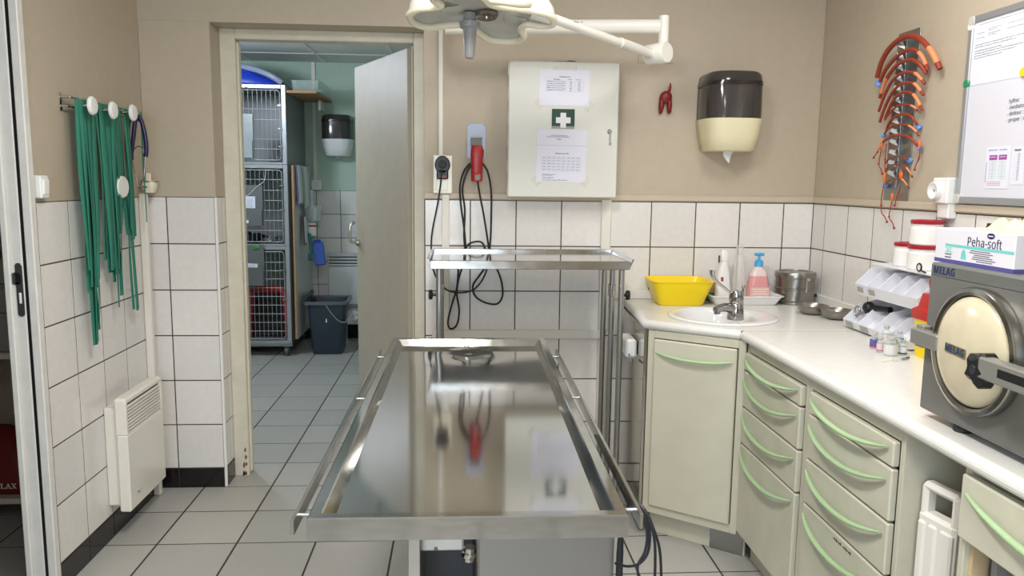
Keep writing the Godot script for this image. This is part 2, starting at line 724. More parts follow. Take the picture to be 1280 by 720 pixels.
# ---------------------------------------------------------------- walls, floors, ceilings, doors
func tiles(parent: Node3D, us: Array, vs: Array, place: Callable, rot: Vector3, mat_key: String, count: int, gap := 0.003, seed_ := 1, called := "tile") -> void:
	var rng := RandomNumberGenerator.new()
	rng.seed = seed_
	for i in us.size() - 1:
		for j in vs.size() - 1:
			var w: float = absf(us[i + 1] - us[i]) - gap
			var h: float = absf(vs[j + 1] - vs[j]) - gap
			if w < 0.012 or h < 0.012:
				continue
			var p: Vector3 = place.call((us[i] + us[i + 1]) * 0.5, (vs[j] + vs[j + 1]) * 0.5)
			part(parent, called, tile_mesh(snappedf(w, 0.0005), snappedf(h, 0.0005)), M(mat_key + str(rng.randi_range(0, count - 1)), Color.WHITE), p, rot + Vector3(rng.randf_range(-0.0012, 0.0012), rng.randf_range(-0.0012, 0.0012), 0))
func steps(a: float, b: float, start: float, pitch: float) -> Array:
	var out := [a]
	var k := start
	while k > a + 0.001:
		k -= pitch
	k += pitch
	while k < b - 0.001:
		if k > a + 0.001:
			out.append(k)
		k += pitch
	out.append(b)
	return out
func rows(h: float) -> Array:
	var out := []
	for k in 7:
		out.append(h + k * P)
	return out

func make_shell() -> void:
	var paint := M("paint", Color.WHITE)
	var grout := M("grout", Color.WHITE)
	var black := M("black_tile", Color.WHITE)
	# ---- back wall
	var wb := struct("wall_back", "tan painted back wall above white square tiles", "wall")
	part_bx(wb, "pier", Vector3(XL - 0.3, 0, ZB - 0.006), Vector3(-1.0555, 2.03, ZD), paint, 0.001)
	part_bx(wb, "wall_slab", Vector3(-0.157, 0, ZB - 0.006), Vector3(XR + 0.15, CEIL, ZD), paint, 0.001)
	part_bx(wb, "lintel", Vector3(XL - 0.3, 2.03, ZB), Vector3(-0.157, CEIL, ZD), paint, 0.001)
	part_bx(wb, "plaster_face", Vector3(-0.157, TT, ZB - 0.006), Vector3(XR, CEIL, ZB), paint, 0.001)
	part_bx(wb, "plaster_face", Vector3(XL, TT, ZB - 0.006), Vector3(-1.0495, 2.0305, ZB), paint, 0.001)
	part_bx(wb, "plaster_face", Vector3(-1.0555, TT, ZD), Vector3(-1.0495, 2.03, ZB - 0.006), paint, 0.001)
	part_bx(wb, "grout_bed", Vector3(-0.157, 0, ZB - 0.0058), Vector3(XR, TT, ZB + 0.0008), grout, 0.0005)
	part_bx(wb, "grout_bed", Vector3(XL, 0, ZB - 0.0058), Vector3(-1.0505, TT, ZB + 0.0008), grout, 0.0005)
	part_bx(wb, "grout_bed", Vector3(-1.0555, 0, ZD), Vector3(-1.0493, TT, ZB - 0.004), grout, 0.0005)
	var on_back := func(u: float, v: float) -> Vector3: return Vector3(u, v, ZB - 0.0055)
	tiles(wb, steps(-0.155, XR - 0.001, 0.0452, P), [0.002] + rows(HP), on_back, Vector3.ZERO, "tile", 3, 0.003, 2)
	tiles(wb, [XL + 0.004, -1.2572, -1.0555], rows(HP), on_back, Vector3.ZERO, "tile", 3, 0.003, 3)
	var on_reveal := func(u: float, v: float) -> Vector3: return Vector3(-1.0555, v, -u)
	tiles(wb, [-ZB + 0.006, 3.552, 3.605], rows(HP), on_reveal, Vector3(0, PI / 2, 0), "tile", 3, 0.003, 4)
	part_bx(wb, "corner_strip", Vector3(-1.058, 0.0, ZB - 0.012), Vector3(-1.046, TT, ZB + 0.0025), M("white", Color.WHITE), 0.003)
	for e in [[XL, -1.2572], [-1.2552, -1.059]]:
		part_bx(wb, "plinth_tile", Vector3(e[0], 0, ZB - 0.004), Vector3(e[1], HP - 0.002, ZB + 0.003), black, 0.0015)
	part_bx(wb, "plinth_tile", Vector3(-1.058, 0, -3.605), Vector3(-1.046, HP - 0.002, ZB - 0.012), black, 0.0015)
	# ---- painted ledge over the tiles
	var ledge := M("paint_trim", Color.WHITE)
	var t1 := struct("trim_1", "tan painted ledge strip on top of the back wall tiles", "trim")
	part_bx(t1, "strip", Vector3(-0.156, TT + 0.004, ZB), Vector3(XR, TT + 0.03, ZB + 0.012), ledge, 0.003)
	var t2 := struct("trim_2", "tan painted ledge strip on top of the right wall tiles", "trim")
	part_bx(t2, "strip", Vector3(XR - 0.012, TT + 0.004, ZB + 0.012), Vector3(XR, TT + 0.03, 1.2), ledge, 0.003)
	# ---- right wall
	var wr := struct("wall_right", "tan painted right wall above white square tiles", "wall")
	part_bx(wr, "wall_slab", Vector3(XR + 0.006, 0, ZB), Vector3(XR + 0.15, CEIL, 1.3), paint, 0.001)
	part_bx(wr, "plaster_face", Vector3(XR, TT, ZB), Vector3(XR + 0.006, CEIL, 1.2), paint, 0.001)
	part_bx(wr, "grout_bed", Vector3(XR - 0.0008, 0, ZB), Vector3(XR + 0.0062, TT, 1.2), grout, 0.0005)
	var on_right := func(u: float, v: float) -> Vector3: return Vector3(XR + 0.0055, v, u)
	tiles(wr, steps(ZB + 0.002, -0.7, ZB + 0.1216, P), rows(HP).slice(3), on_right, Vector3(0, -PI / 2, 0), "tile", 3, 0.003, 5)
	# ---- left wall with a doorway
	var wl := struct("wall_left", "tan painted left wall above white square tiles", "wall")
	part_bx(wl, "wall_slab", Vector3(-1.42, 0, ZB), Vector3(XL - 0.006, CEIL, -2.56), paint, 0.001)
	part_bx(wl, "wall_slab", Vector3(-1.42, 2.09, -2.56), Vector3(XL - 0.006, CEIL, 1.3), paint, 0.001)
	part_bx(wl, "wall_slab", Vector3(-1.42, 0, -1.95), Vector3(XL - 0.006, 2.09, 1.3), paint, 0.001)
	part_bx(wl, "plaster_face", Vector3(XL - 0.006, TT, ZB), Vector3(XL, CEIL, -2.56), paint, 0.001)
	part_bx(wl, "grout_bed", Vector3(XL - 0.006, 0, ZB), Vector3(XL + 0.0008, TT, -2.57), grout, 0.0005)
	var on_left := func(u: float, v: float) -> Vector3: return Vector3(XL - 0.0055, v, u)
	tiles(wl, [ZB + 0.006, -3.395, -3.193, -2.991, -2.789, -2.587], rows(HP), on_left, Vector3(0, PI / 2, 0), "tile", 3, 0.003, 6)
	for e in [[ZB, -3.396], [-3.394, -3.194], [-3.192, -2.992], [-2.990, -2.790], [-2.788, -2.575]]:
		part_bx(wl, "plinth_tile", Vector3(XL - 0.004, 0, e[0]), Vector3(XL + 0.003, HP - 0.002, e[1]), black, 0.0015)
	# ---- wall behind the camera
	var wf := struct("wall_front", "tan painted wall behind the camera", "wall")
	part_bx(wf, "wall_slab", Vector3(-1.5, 0, 1.2), Vector3(-0.95, CEIL, 1.35), paint, 0.001)
	part_bx(wf, "wall_slab", Vector3(0.25, 0, 1.2), Vector3(XR + 0.15, CEIL, 1.35), paint, 0.001)
	part_bx(wf, "wall_slab", Vector3(-0.95, 0, 1.2), Vector3(0.25, 0.95, 1.35), paint, 0.001)
	part_bx(wf, "wall_slab", Vector3(-0.95, 2.1, 1.2), Vector3(0.25, CEIL, 1.35), paint, 0.001)
	var wn := struct("window_1", "frosted daylight window behind the photographer", "window")
	for e in [[-0.95, 0.95, -0.9, 2.1], [0.2, 0.95, 0.25, 2.1], [-0.9, 0.95, 0.2, 1.0], [-0.9, 2.05, 0.2, 2.1], [-0.375, 1.0, -0.325, 2.05]]:
		part_bx(wn, "frame_bar", Vector3(e[0], e[1], 1.22), Vector3(e[2], e[3], 1.28), M("white", Color.WHITE), 0.004)
	var day := StandardMaterial3D.new()
	day.albedo_color = Color(0.9, 0.93, 0.97)
	day.emission_enabled = true
	day.emission = Color(0.84, 0.92, 1.0)
	day.emission_energy_multiplier = 1.6
	for e in [[-0.9, -0.375], [-0.325, 0.2]]:
		part_bx(wn, "frosted_pane", Vector3(e[0], 1.0, 1.25), Vector3(e[1], 2.05, 1.256), day, 0.001)
	var al := AreaLight3D.new()
	al.name = "daylight"
	al.area_size = Vector2(1.1, 1.05)
	al.area_normalize_energy = true
	al.light_energy = 2.6
	al.light_color = Color(0.84, 0.92, 1.0)
	al.area_range = 12.0
	al.shadow_enabled = true
	wn.add_child(al)
	al.position = Vector3(-0.35, 1.525, 1.2)
	# ---- floor, ceiling
	var zl := [-3.4735, -3.205, -2.907]
	while zl[-1] < 0.9:
		zl.append(zl[-1] + 0.2983)
	zl.append(1.2)
	var xl := steps(XL, XR, -1.1473, 0.2983)
	var on_floor := func(u: float, v: float) -> Vector3: return Vector3(u, -0.007, v)
	var fl := struct("floor", "light grey square floor tiles of the treatment room", "floor")
	part_bx(fl, "screed", Vector3(XL - 0.08, -0.12, ZB), Vector3(XR + 0.15, -0.0008, 1.35), M("floor_grout", Color.WHITE), 0.001)
	tiles(fl, xl, zl, on_floor, Vector3(-PI / 2, 0, 0), "floor", 4, 0.006, 7)
	var ce := struct("ceiling", "white plaster ceiling of the treatment room", "ceiling")
	part_bx(ce, "slab", Vector3(-1.5, CEIL, ZD), Vector3(XR + 0.15, CEIL + 0.12, 1.35), M("plaster", Color.WHITE), 0.001)
	# ---- back room
	var bf := struct("floor_back_room", "grey square floor tiles of the back room", "floor")
	part_bx(bf, "screed", Vector3(-2.8, -0.12, ZF), Vector3(0.4, -0.0008, ZB), M("floor_grout", Color.WHITE), 0.001)
	var zb := [ZF, -6.77]
	for k in 10:
		zb.append(-6.77 + 0.301 * (k + 1))
	zb[-1] = -3.77
	zb.append(ZB)
	tiles(bf, steps(-2.7, 0.35, -1.1473, 0.2983), zb, on_floor, Vector3(-PI / 2, 0, 0), "floor", 4, 0.006, 8)
	var bw := struct("wall_back_room_far", "pale green wall above white tiles in the back room", "wall")
	var green := M("green", Color.WHITE)
	part_bx(bw, "wall_slab", Vector3(-2.8, 0, ZF - 0.12), Vector3(0.4, 2.45, ZF - 0.006), green, 0.001)
	part_bx(bw, "plaster_face", Vector3(-2.7, 1.286, ZF - 0.006), Vector3(0.35, 2.35, ZF), green, 0.001)
	part_bx(bw, "grout_bed", Vector3(-2.7, 0, ZF - 0.0058), Vector3(0.35, 1.286, ZF + 0.0008), grout, 0.0005)
	var on_far := func(u: float, v: float) -> Vector3: return Vector3(u, v, ZF - 0.0055)
	tiles(bw, steps(-2.1, 0.35, -1.226, P), rows(0.074), on_far, Vector3.ZERO, "tile", 3, 0.003, 9)
	part_bx(bw, "plinth_tile", Vector3(-2.7, 0, ZF - 0.004), Vector3(0.35, 0.125, ZF + 0.008), black, 0.002)
	var bl := struct("wall_back_room_left", "pale green left wall of the back room", "wall")
	part_bx(bl, "wall_slab", Vector3(-2.85, 0, ZF), Vector3(-2.7, 2.45, ZD), green, 0.001)
	var br := struct("wall_back_room_right", "pale green right wall of the back room", "wall")
	part_bx(br, "wall_slab", Vector3(0.35, 0, ZF), Vector3(0.5, 2.45, ZD), green, 0.001)
	var bn := struct("wall_back_room_near", "pale green near wall of the back room", "wall")
	part_bx(bn, "wall_slab", Vector3(-2.85, 0, ZD), Vector3(XL - 0.3, 2.45, ZD + 0.1), green, 0.001)
	var bc := struct("ceiling_back_room", "suspended panel ceiling of the back room", "ceiling")
	part_bx(bc, "slab", Vector3(-2.85, 2.38, ZF - 0.1), Vector3(0.5, 2.45, ZD), M("plaster", Color.WHITE), 0.001)
	for i in 6:
		for j in 6:
			part_bx(bc, "panel", Vector3(-2.93 + i * 0.6 + 0.008, 2.352, ZF + j * 0.6 - 0.15 + 0.008), Vector3(-2.93 + (i + 1) * 0.6 - 0.008, 2.37, ZF + (j + 1) * 0.6 - 0.15 - 0.008), M("plaster", Color.WHITE), 0.002)
	for i in 7:
		part_bx(bc, "grid_rail", Vector3(-2.94 + i * 0.6, 2.347, ZF), Vector3(-2.92 + i * 0.6, 2.36, ZD), M("white", Color.WHITE), 0.001)
	for j in 6:
		part_bx(bc, "grid_rail", Vector3(-2.7, 2.348, ZF + j * 0.6 - 0.16), Vector3(0.35, 2.36, ZF + j * 0.6 - 0.14), M("white", Color.WHITE), 0.001)
	# ---- doorway to the back room
	var dr := struct("door_1", "grey beige door standing open into the back room", "door")
	var cream := M("cream_paint", Color.WHITE)
	for e in [[-1.0495, -0.982], [-0.209, -0.157]]:
		var j := part_bx(dr, "jamb", Vector3(e[0], 0, -3.60), Vector3(e[1], 2.03, ZD), cream, 0.004)
		part_bx(j, "stop", Vector3(-0.026, -1.0, -0.025) if e[0] < -0.5 else Vector3(-0.03, -1.0, -0.025), Vector3(0.042, 0.96, 0.012) if e[0] < -0.5 else Vector3(-0.036, 0.96, 0.012), cream, 0.002)
	var rng := RandomNumberGenerator.new()
	rng.seed = 31
	for k in 7:
		var poly := []
		for q in 7:
			poly.append(Vector2.from_angle(TAU * q / 7.0) * rng.randf_range(0.004, 0.011) * Vector2(0.7, 1.5))
		part(dr, "rust_flake", prism(poly, 0.0012, 0.0), M("rust", rgb(120, 78, 52), 0.9), Vector3(-0.99 - rng.randf() * 0.02, 0.012 + pow(rng.randf(), 2.0) * 0.16, -3.5995))
	part_bx(dr, "head", Vector3(-0.982, 1.985, -3.60), Vector3(-0.209, 2.03, ZD), cream, 0.004)
	var hinge := Node3D.new()
	hinge.name = "leaf"
	dr.add_child(hinge)
	hinge.position = Vector3(-0.222, 0.01, -3.675)
	hinge.rotation.y = -deg_to_rad(64.5)   # local -x runs along the leaf
	part_bx(hinge, "panel", Vector3(-0.755, 0, -0.02), Vector3(0, 1.965, 0.02), M("door_paint", Color.WHITE), 0.003)
	var hp := smooth([Vector3(-0.715, 1.035, 0.02), Vector3(-0.715, 1.035, 0.05), Vector3(-0.715, 1.05, 0.07), Vector3(-0.715, 1.12, 0.07), Vector3(-0.715, 1.14, 0.055), Vector3(-0.700, 1.145, 0.05)], 4)
	part(hinge, "handle", join([tube(hp, 0.0085, 10), [cyl(0.024, 0.012, 20), turned(Vector3(-0.715, 1.035, 0.02), Vector3(PI / 2, 0, 0))]]), M("steel_bright", Color.WHITE))
	# ---- doorway on the left
	var dl := struct("door_2", "white door frame with strike plate in the left wall", "door")
	var wp := M("white_paint", Color.WHITE)
	part_bx(dl, "casing", Vector3(-1.352, 0, -2.562), Vector3(-1.325, 2.12, -2.53), wp, 0.003)
	part_bx(dl, "seal", Vector3(-1.364, 0, -2.564), Vector3(-1.351, 2.1, -2.536), M("black", Color.WHITE), 0.001)
	var jb := part_bx(dl, "jamb", Vector3(-1.400, 0, -2.562), Vector3(-1.363, 2.09, -2.532), wp, 0.003)
	part_bx(dl, "stop", Vector3(-1.418, 0, -2.562), Vector3(-1.398, 2.09, -2.522), wp, 0.003)
	part_bx(dl, "casing", Vector3(-1.352, 2.09, -2.53), Vector3(-1.325, 2.12, -1.92), wp, 0.003)
	part_bx(dl, "jamb", Vector3(-1.418, 2.06, -2.53), Vector3(-1.352, 2.09, -1.95), wp, 0.003)
	part_bx(dl, "casing", Vector3(-1.352, 0, -1.95), Vector3(-1.325, 2.09, -1.92), wp, 0.003)
	part_bx(dl, "jamb", Vector3(-1.418, 0, -1.98), Vector3(-1.352, 2.06, -1.95), wp, 0.003)
	var rc := func(w: float, h: float, x: float, y: float) -> Array:
		return [prism(rrect(w, h, w * 0.45), 0.0025, 0.0006), moved(x, y, 0)]
	part(jb, "strike_plate", join([rc.call(0.022, 0.17, 0, 0), rc.call(0.03, 0.04, -0.011, 0.035)]), M("steel_dull", Color.WHITE), Vector3(0.006, 1.03 - 1.045, 0.0155), Vector3.ZERO)
	part_bx(jb, "latch_hole", Vector3(-0.004, 0.008, 0.016), Vector3(0.012, 0.034, 0.0188), M("black", Color.WHITE), 0.0005)
	part_bx(jb, "bolt_hole", Vector3(0.003, -0.058, 0.016), Vector3(0.010, -0.024, 0.0188), M("white_gloss", Color.WHITE), 0.0005)

# ---------------------------------------------------------------- steel examination table
func basin_steel() -> StandardMaterial3D:
	var rng := RandomNumberGenerator.new()
	rng.seed = 77
	var w := 512
	var h := 1536
	var n := FastNoiseLite.new()
	n.seed = 4
	n.frequency = 0.012
	var im := Image.create(w, h, false, Image.FORMAT_L8)
	for y in h:
		for x in w:
			im.set_pixel(x, y, Color.from_hsv(0, 0, 0.62 + 0.16 * n.get_noise_2d(x, y) + rng.randf() * 0.05))
	for k in 420:
		var p := Vector2(rng.randf() * w, pow(rng.randf(), 0.8) * h * 0.85)
		var d := Vector2.from_angle(rng.randf_range(-0.5, 0.5) + (PI / 2 if rng.randf() < 0.25 else 0.0))
		var l := rng.randf_range(8, 70)
		var v := rng.randf_range(0.85, 1.0)
		for i in int(l):
			var q := p + d * i
			if q.x >= 0 and q.y >= 0 and q.x < w and q.y < h:
				im.set_pixel(int(q.x), int(q.y), Color(v, v, v))
	var m := StandardMaterial3D.new()
	m.albedo_color = rgb(196, 196, 193)
	m.metallic = 1.0
	m.roughness = 0.12
	m.roughness_texture = ImageTexture.create_from_image(im)
	return m

func rect_ring(hw: float, z0: float, z1: float, y: float) -> Array:
	return [Vector3(-hw, y, z0), Vector3(hw, y, z0), Vector3(hw, y, z1), Vector3(-hw, y, z1)]
func make_table() -> void:
	var steel := M("table_steel", Color.WHITE)
	var t := thing("examination_table", "long stainless steel veterinary examination table with rimmed top", "table", Vector3(0.02, 0, -2.0))
	var top := Node3D.new()
	top.name = "tabletop"
	t.add_child(top)
	top.position = Vector3(0.0165, 0.858, -1.187) - t.position
	top.rotation = Vector3(0, -0.0106, 0)
	var L := 1.435
	var hw := 0.256
	var st := mb()
	st.set_smooth_group(-1)
	var rr := []
	for e in [[0.03, -0.036], [0.0, -0.038], [0.0, -0.002], [0.002, 0.0], [0.019, 0.0], [0.0215, -0.002], [0.0353, -0.022]]:
		rr.append(rect_ring(hw - e[0], -e[0], -L + e[0], e[1]))
	for i in rr.size() - 1:
		for k in 4:
			var l := (k + 1) % 4
			quad(st, rr[i][k], rr[i][l], rr[i + 1][l], rr[i + 1][k])
	quad(st, rr[0][3], rr[0][2], rr[0][1], rr[0][0])
	part(top, "rim", done(st), steel)
	# basin floor with a dished outlet at the far end
	var dc := Vector2(0.0, -1.272)
	st = mb()
	st.set_smooth_group(0)
	var nx := 44
	var nz := 110
	var w2 := hw - 0.0353
	var z0 := -0.0353
	var z1 := -L + 0.0353
	var fy := func(x: float, z: float) -> float:
		var r := Vector2(x, z).distance_to(dc)
		var edge := clampf(minf(minf(x + w2, w2 - x), minf(z0 - z, z - z1)) / 0.06, 0.0, 1.0)
		return -0.022 - edge * (0.0026 * exp(-pow(r / 0.12, 2.0)) + 0.0062 * exp(-pow(r / 0.044, 2.0)))
	for i in nx:
		for j in nz:
			var xa := lerpf(-w2, w2, float(i) / nx)
			var xb := lerpf(-w2, w2, float(i + 1) / nx)
			var za := lerpf(z0, z1, float(j) / nz)
			var zb := lerpf(z0, z1, float(j + 1) / nz)
			for v in [[xa, za], [xb, zb], [xb, za], [xa, za], [xa, zb], [xb, zb]]:
				st.set_uv(Vector2((v[0] + w2) / 0.45, (z0 - v[1]) / 1.35))
				st.add_vertex(Vector3(v[0], fy.call(v[0], v[1]), v[1]))
	part(top, "basin", done(st), basin_steel())
	part(top, "drain", lathe([Vector2(0.0, 0.0), Vector2(0.004, 0.0), Vector2(0.005, 0.001), Vector2(0.008, 0.0015), Vector2(0.009, 0.0)], 20), M("steel_bright", Color.WHITE), Vector3(-0.008, -0.0195, -L + 0.0335), Vector3(0.96, 0, 0))
	for s in [-1.0, 1.0]:
		var rail := part(t, "side_rail", box(0.0065, 0.026, 1.25, 0.001), M("steel", Color.WHITE), Vector3.ZERO)
		rail.position = top.position + Vector3(s * 0.2775 + 0.0066, -0.013, -0.625)
		rail.rotation = top.rotation
		for z in [-0.59, -0.12, 0.57]:
			part(rail, "bolt", join([cyl(0.0032, 0.019, 10), [cyl(0.005, 0.003, 6), moved(0, -0.001, 0)]]), M("steel_dull", Color.WHITE), Vector3(s * 0.0, -0.004, z), Vector3(0, 0, s * PI / 2))
	# lifting column and mechanism below
	var c0 := at_z(597, 690, -1.36)
	var c1 := at_z(768, 690, -1.36)
	part_bx(t, "column", Vector3(c0.x, 0.03, -1.36) - t.position, Vector3(c1.x, 0.795, -1.78) - t.position, M("steel_dull", Color.WHITE), 0.004)
	var m0 := at_z(526, 690, -1.5)
	part_bx(t, "motor_housing", Vector3(m0.x, 0.646, -1.5) - t.position, Vector3(c0.x - 0.025, 0.80, -1.8) - t.position, M("enamel", Color.WHITE), 0.004)
	part(t, "hose_fitting", join([[cyl(0.012, 0.03, 12), moved(0, 0, 0)], [cyl(0.016, 0.012, 6), moved(0, 0.008, 0)]]), M("steel_bright", Color.WHITE), Vector3(c0.x - 0.013, 0.645, -1.46) - t.position)
	part(t, "screw", ball(0.004), M("steel_dull", Color.WHITE), Vector3(m0.x + 0.03, 0.652, -1.499) - t.position)
	part_bx(t, "inner_column", Vector3(m0.x - 0.01, 0.03, -1.62) - t.position, Vector3(c0.x, 0.645, -1.95) - t.position, M("dark_grey", Color.WHITE), 0.004)
	var pa := at_z(506, 690, -1.45)
	var pb := at_z(523, 690, -1.45)
	part(t, "side_plate", prism([Vector2(0, -0.70), Vector2(0.03, -0.70), Vector2(0.03, 0.08), Vector2(0.006, 0.08)], 0.22, 0.002), M("steel", Color.WHITE), Vector3(pa.x, 0.725, -1.68) - t.position, Vector3(0, 0, 0.0))
	part_bx(t, "base_plate", Vector3(-0.16, 0.0, -1.35) - t.position, Vector3(0.34, 0.03, -2.45) - t.position, M("steel_dull", Color.WHITE), 0.006)
	# cables over the right-hand rail
	var cable := thing("cable_bundle", "loop of dark cables hung over the corner of the steel table", "cable", Vector3(0.3, 0.84, -1.27))
	var o := cable.position
	var runs := [
		[[786, 636, -1.29], [796, 631, -1.27], [806, 640, -1.25], [812, 665, -1.25], [810, 690, -1.25], [800, 704, -1.25], [785, 708, -1.26], [769, 704, -1.28]],
		[[784, 637, -1.30], [796, 630, -1.28], [807, 642, -1.26], [817, 668, -1.25], [819, 695, -1.25], [818, 735, -1.25], [815, 790, -1.25]],
		[[784, 634, -1.30], [797, 629, -1.29], [808, 640, -1.27], [818, 664, -1.26], [825, 690, -1.26], [827, 735, -1.26], [829, 790, -1.26]],
		[[785, 638, -1.28], [795, 633, -1.26], [804, 645, -1.24], [809, 668, -1.24], [806, 690, -1.24], [797, 708, -1.24], [800, 730, -1.24], [806, 780, -1.25]]]
	for r in runs:
		var pts := []
		for p in r:
			pts.append(at_z(p[0], p[1], p[2]) - o)
		part(cable, "cable", tube(smooth(pts, 5), 0.0024, 8), M("cable", Color.WHITE))
	var strap := []
	for p in [[776, 668, -1.34], [775, 690, -1.34], [774, 720, -1.34], [774, 790, -1.34]]:
		strap.append(at_z(p[0], p[1], p[2]) - o)
	part(cable, "sleeve", tube(smooth(strap, 4), [0.004, 0.005, 0.006, 0.006, 0.0066, 0.0066, 0.0066, 0.0066, 0.0066, 0.0066, 0.0066, 0.0066, 0.0066], 8), M("cable", Color.WHITE))

# ---------------------------------------------------------------- worktops and cabinets
func nosed(profile_front: float, back: float, y_top: float, th: float) -> Array:
	# (x, y) outline: x from the front edge to the wall, rounded nose
	var out := [Vector2(back, y_top - th), Vector2(back, y_top)]
	var r := th * 0.5
	for k in 9:
		var a := PI / 2 + PI * k / 8.0
		out.append(Vector2(profile_front + r + cos(a) * r, y_top - r + sin(a) * r))
	return out
func handle_mesh(w: float, sag: float) -> ArrayMesh:
	var pts := []
	var rad := []
	for k in 17:
		var u := -1.0 + 2.0 * k / 16.0
		pts.append(Vector3(u * w * 0.5, -sag * (1.0 - u * u), 0.004 + 0.02 * (1.0 - pow(absf(u), 3.0))))
		rad.append(0.0035 + 0.0055 * (1.0 - u * u * u * u))
	return tube(pts, rad, 8, 0.75)
func front(parent: Node3D, called: String, w: float, h: float, at: Vector3, turn: float, sag: float, drop: float, m: Material) -> Node3D:
	# drawer front or door in its own frame: face +z, origin at its centre
	var d := part(parent, called, box(w, h, 0.02, 0.004), m, at, Vector3(0, turn, 0))
	part(d, "handle", handle_mesh(w * 0.92, sag), M("mint", Color.WHITE), Vector3(0, h * 0.5 - drop, 0.012), Vector3.ZERO, "mint green bow handle")
	return d
func make_counter() -> void:
	var lam := M("laminate", Color.WHITE)
	var face := M("laminate_front", Color.WHITE)
	var top := M("worktop", Color.WHITE)
	# straight worktop along the right wall
	var zj := -2.70
	var zn := -0.75
	var ws := thing("worktop", "long straight white worktop along the right wall with rounded front edge", "worktop", Vector3(1.3, WT, -1.7))
	part(ws, "slab", prism(nosed(1.0, XR - 0.001, WT, 0.036), zn - zj - 0.002, 0.0008), top, Vector3(0, 0, zj + 0.001) - ws.position)
	part_bx(ws, "upstand", Vector3(XR - 0.016, WT, zj + 0.002) - ws.position, Vector3(XR - 0.001, WT + 0.04, zn) - ws.position, top, 0.003)
	part_bx(ws, "joint_seal", Vector3(1.004, WT - 0.03, zj - 0.0012) - ws.position, Vector3(XR - 0.002, WT + 0.0003, zj + 0.0014) - ws.position, M("seal", rgb(112, 100, 84), 0.7), 0.0002)
	# corner worktop with the basin
	var poly := [Vector2(0.735, -ZB - 0.001), Vector2(0.700, 2.915), Vector2(1.0, -zj + 0.001), Vector2(XR - 0.001, -zj + 0.001), Vector2(XR - 0.001, -ZB - 0.001)]
	# (x, -z), counter-clockwise from above means reversed order here
	poly = [Vector2(0.735, 3.4725), Vector2(0.700, 2.915), Vector2(1.0, 2.701), Vector2(1.597, 2.701), Vector2(1.597, 3.4725)]
	var wc := thing("worktop", "white corner worktop with slanted front holding the round basin", "worktop", Vector3(1.2, WT, -3.05))
	var cx := Vector2(1.035, 2.995)
	var st := mb()
	var hole := ring2(40, 0.197, 0.197, cx)
	var layers := []
	var r := 0.018
	for k in 9:
		var a := PI / 2 - PI * k / 8.0
		layers.append([r * (1.0 - cos(a)), WT - r + sin(a) * r])
	st.set_smooth_group(1)
	for li in layers.size() - 1:
		var pa := inset(poly, layers[li][0])
		var pb := inset(poly, layers[li + 1][0])
		for i in 5:
			var j := (i + 1) % 5
			quad(st, Vector3(pb[i].x, layers[li + 1][1], -pb[i].y), Vector3(pb[j].x, layers[li + 1][1], -pb[j].y), Vector3(pa[j].x, layers[li][1], -pa[j].y), Vector3(pa[i].x, layers[li][1], -pa[i].y))
	st.set_smooth_group(-1)
	for lv in [0, layers.size() - 1]:
		var o := inset(poly, layers[lv][0])
		var key := PackedVector2Array()
		for p in o:
			key.append(p)
		# slit from the first corner to the hole
		key.append(o[0])
		var best := 0
		for i in hole.size():
			if hole[i].distance_to(o[0]) < hole[best].distance_to(o[0]):
				best = i
		for i in hole.size() + 1:
			key.append(hole[(best - i + hole.size() * 2) % hole.size()])
		key[5] += Vector2(0.0002, 0.0)
		key[6] += Vector2(0.0002, 0.0)
		var id := Geometry2D.triangulate_polygon(key)
		if id.is_empty():
			print("worktop cap failed")
		for k in range(0, id.size(), 3):
			var A := Vector3(key[id[k]].x, layers[lv][1], -key[id[k]].y)
			var B := Vector3(key[id[k + 1]].x, layers[lv][1], -key[id[k + 1]].y)
			var Cc := Vector3(key[id[k + 2]].x, layers[lv][1], -key[id[k + 2]].y)
			if ((B - A).cross(Cc - A).y > 0.0) == (lv == 0):
				tri(st, A, B, Cc)
			else:
				tri(st, A, Cc, B)
	for i in hole.size():
		var j := (i + 1) % hole.size()
		quad(st, Vector3(hole[j].x, WT - 0.036, -hole[j].y), Vector3(hole[i].x, WT - 0.036, -hole[i].y), Vector3(hole[i].x, WT, -hole[i].y), Vector3(hole[j].x, WT, -hole[j].y))
	part(wc, "slab", done(st), top, -wc.position)
	part_bx(wc, "upstand", Vector3(0.66, WT, ZB + 0.0005) - wc.position, Vector3(XR - 0.016, WT + 0.04, ZB + 0.016) - wc.position, top, 0.003)
	part_bx(wc, "upstand", Vector3(XR - 0.016, WT, ZB + 0.0005) - wc.position, Vector3(XR - 0.001, WT + 0.04, zj) - wc.position, top, 0.003)
	# basin
	var sk := thing("wash_basin", "round white porcelain wash basin set into the corner worktop", "basin", Vector3(cx.x, WT, -cx.y))
	var rings := []
	for e in [[0.19, -0.002, 0, 0], [0.214, 0.001, 0, 0], [0.213, 0.005, 0, 0], [0.205, 0.008, 0, 0], [0.192, 0.008, 0, 0], [0.165, 0.003, -0.012, -0.014], [0.15, -0.006, -0.02, -0.022], [0.143, -0.03, -0.02, -0.022], [0.125, -0.09, -0.02, -0.022], [0.08, -0.125, -0.02, -0.022], [0.02, -0.132, -0.02, -0.022]]:
		rings.append(ring3(ring2(40, e[0], e[0], Vector2(e[2], -e[3])), e[1]))
	part(sk, "bowl", loft(rings, false, true), M("porcelain", Color.WHITE))
	part(sk, "outlet", lathe([Vector2(0, 0), Vector2(0.018, 0.0), Vector2(0.022, 0.003), Vector2(0.024, 0.001)], 20), M("chrome", Color.WHITE), Vector3(-0.02, -0.1315, -0.022))
	# tap
	var tp := at_y(919, 399, WT + 0.008)
	var tap := thing("mixer_tap", "chrome lever mixer tap with long surgical lever on the basin", "tap", tp)
	var tk := 1.27
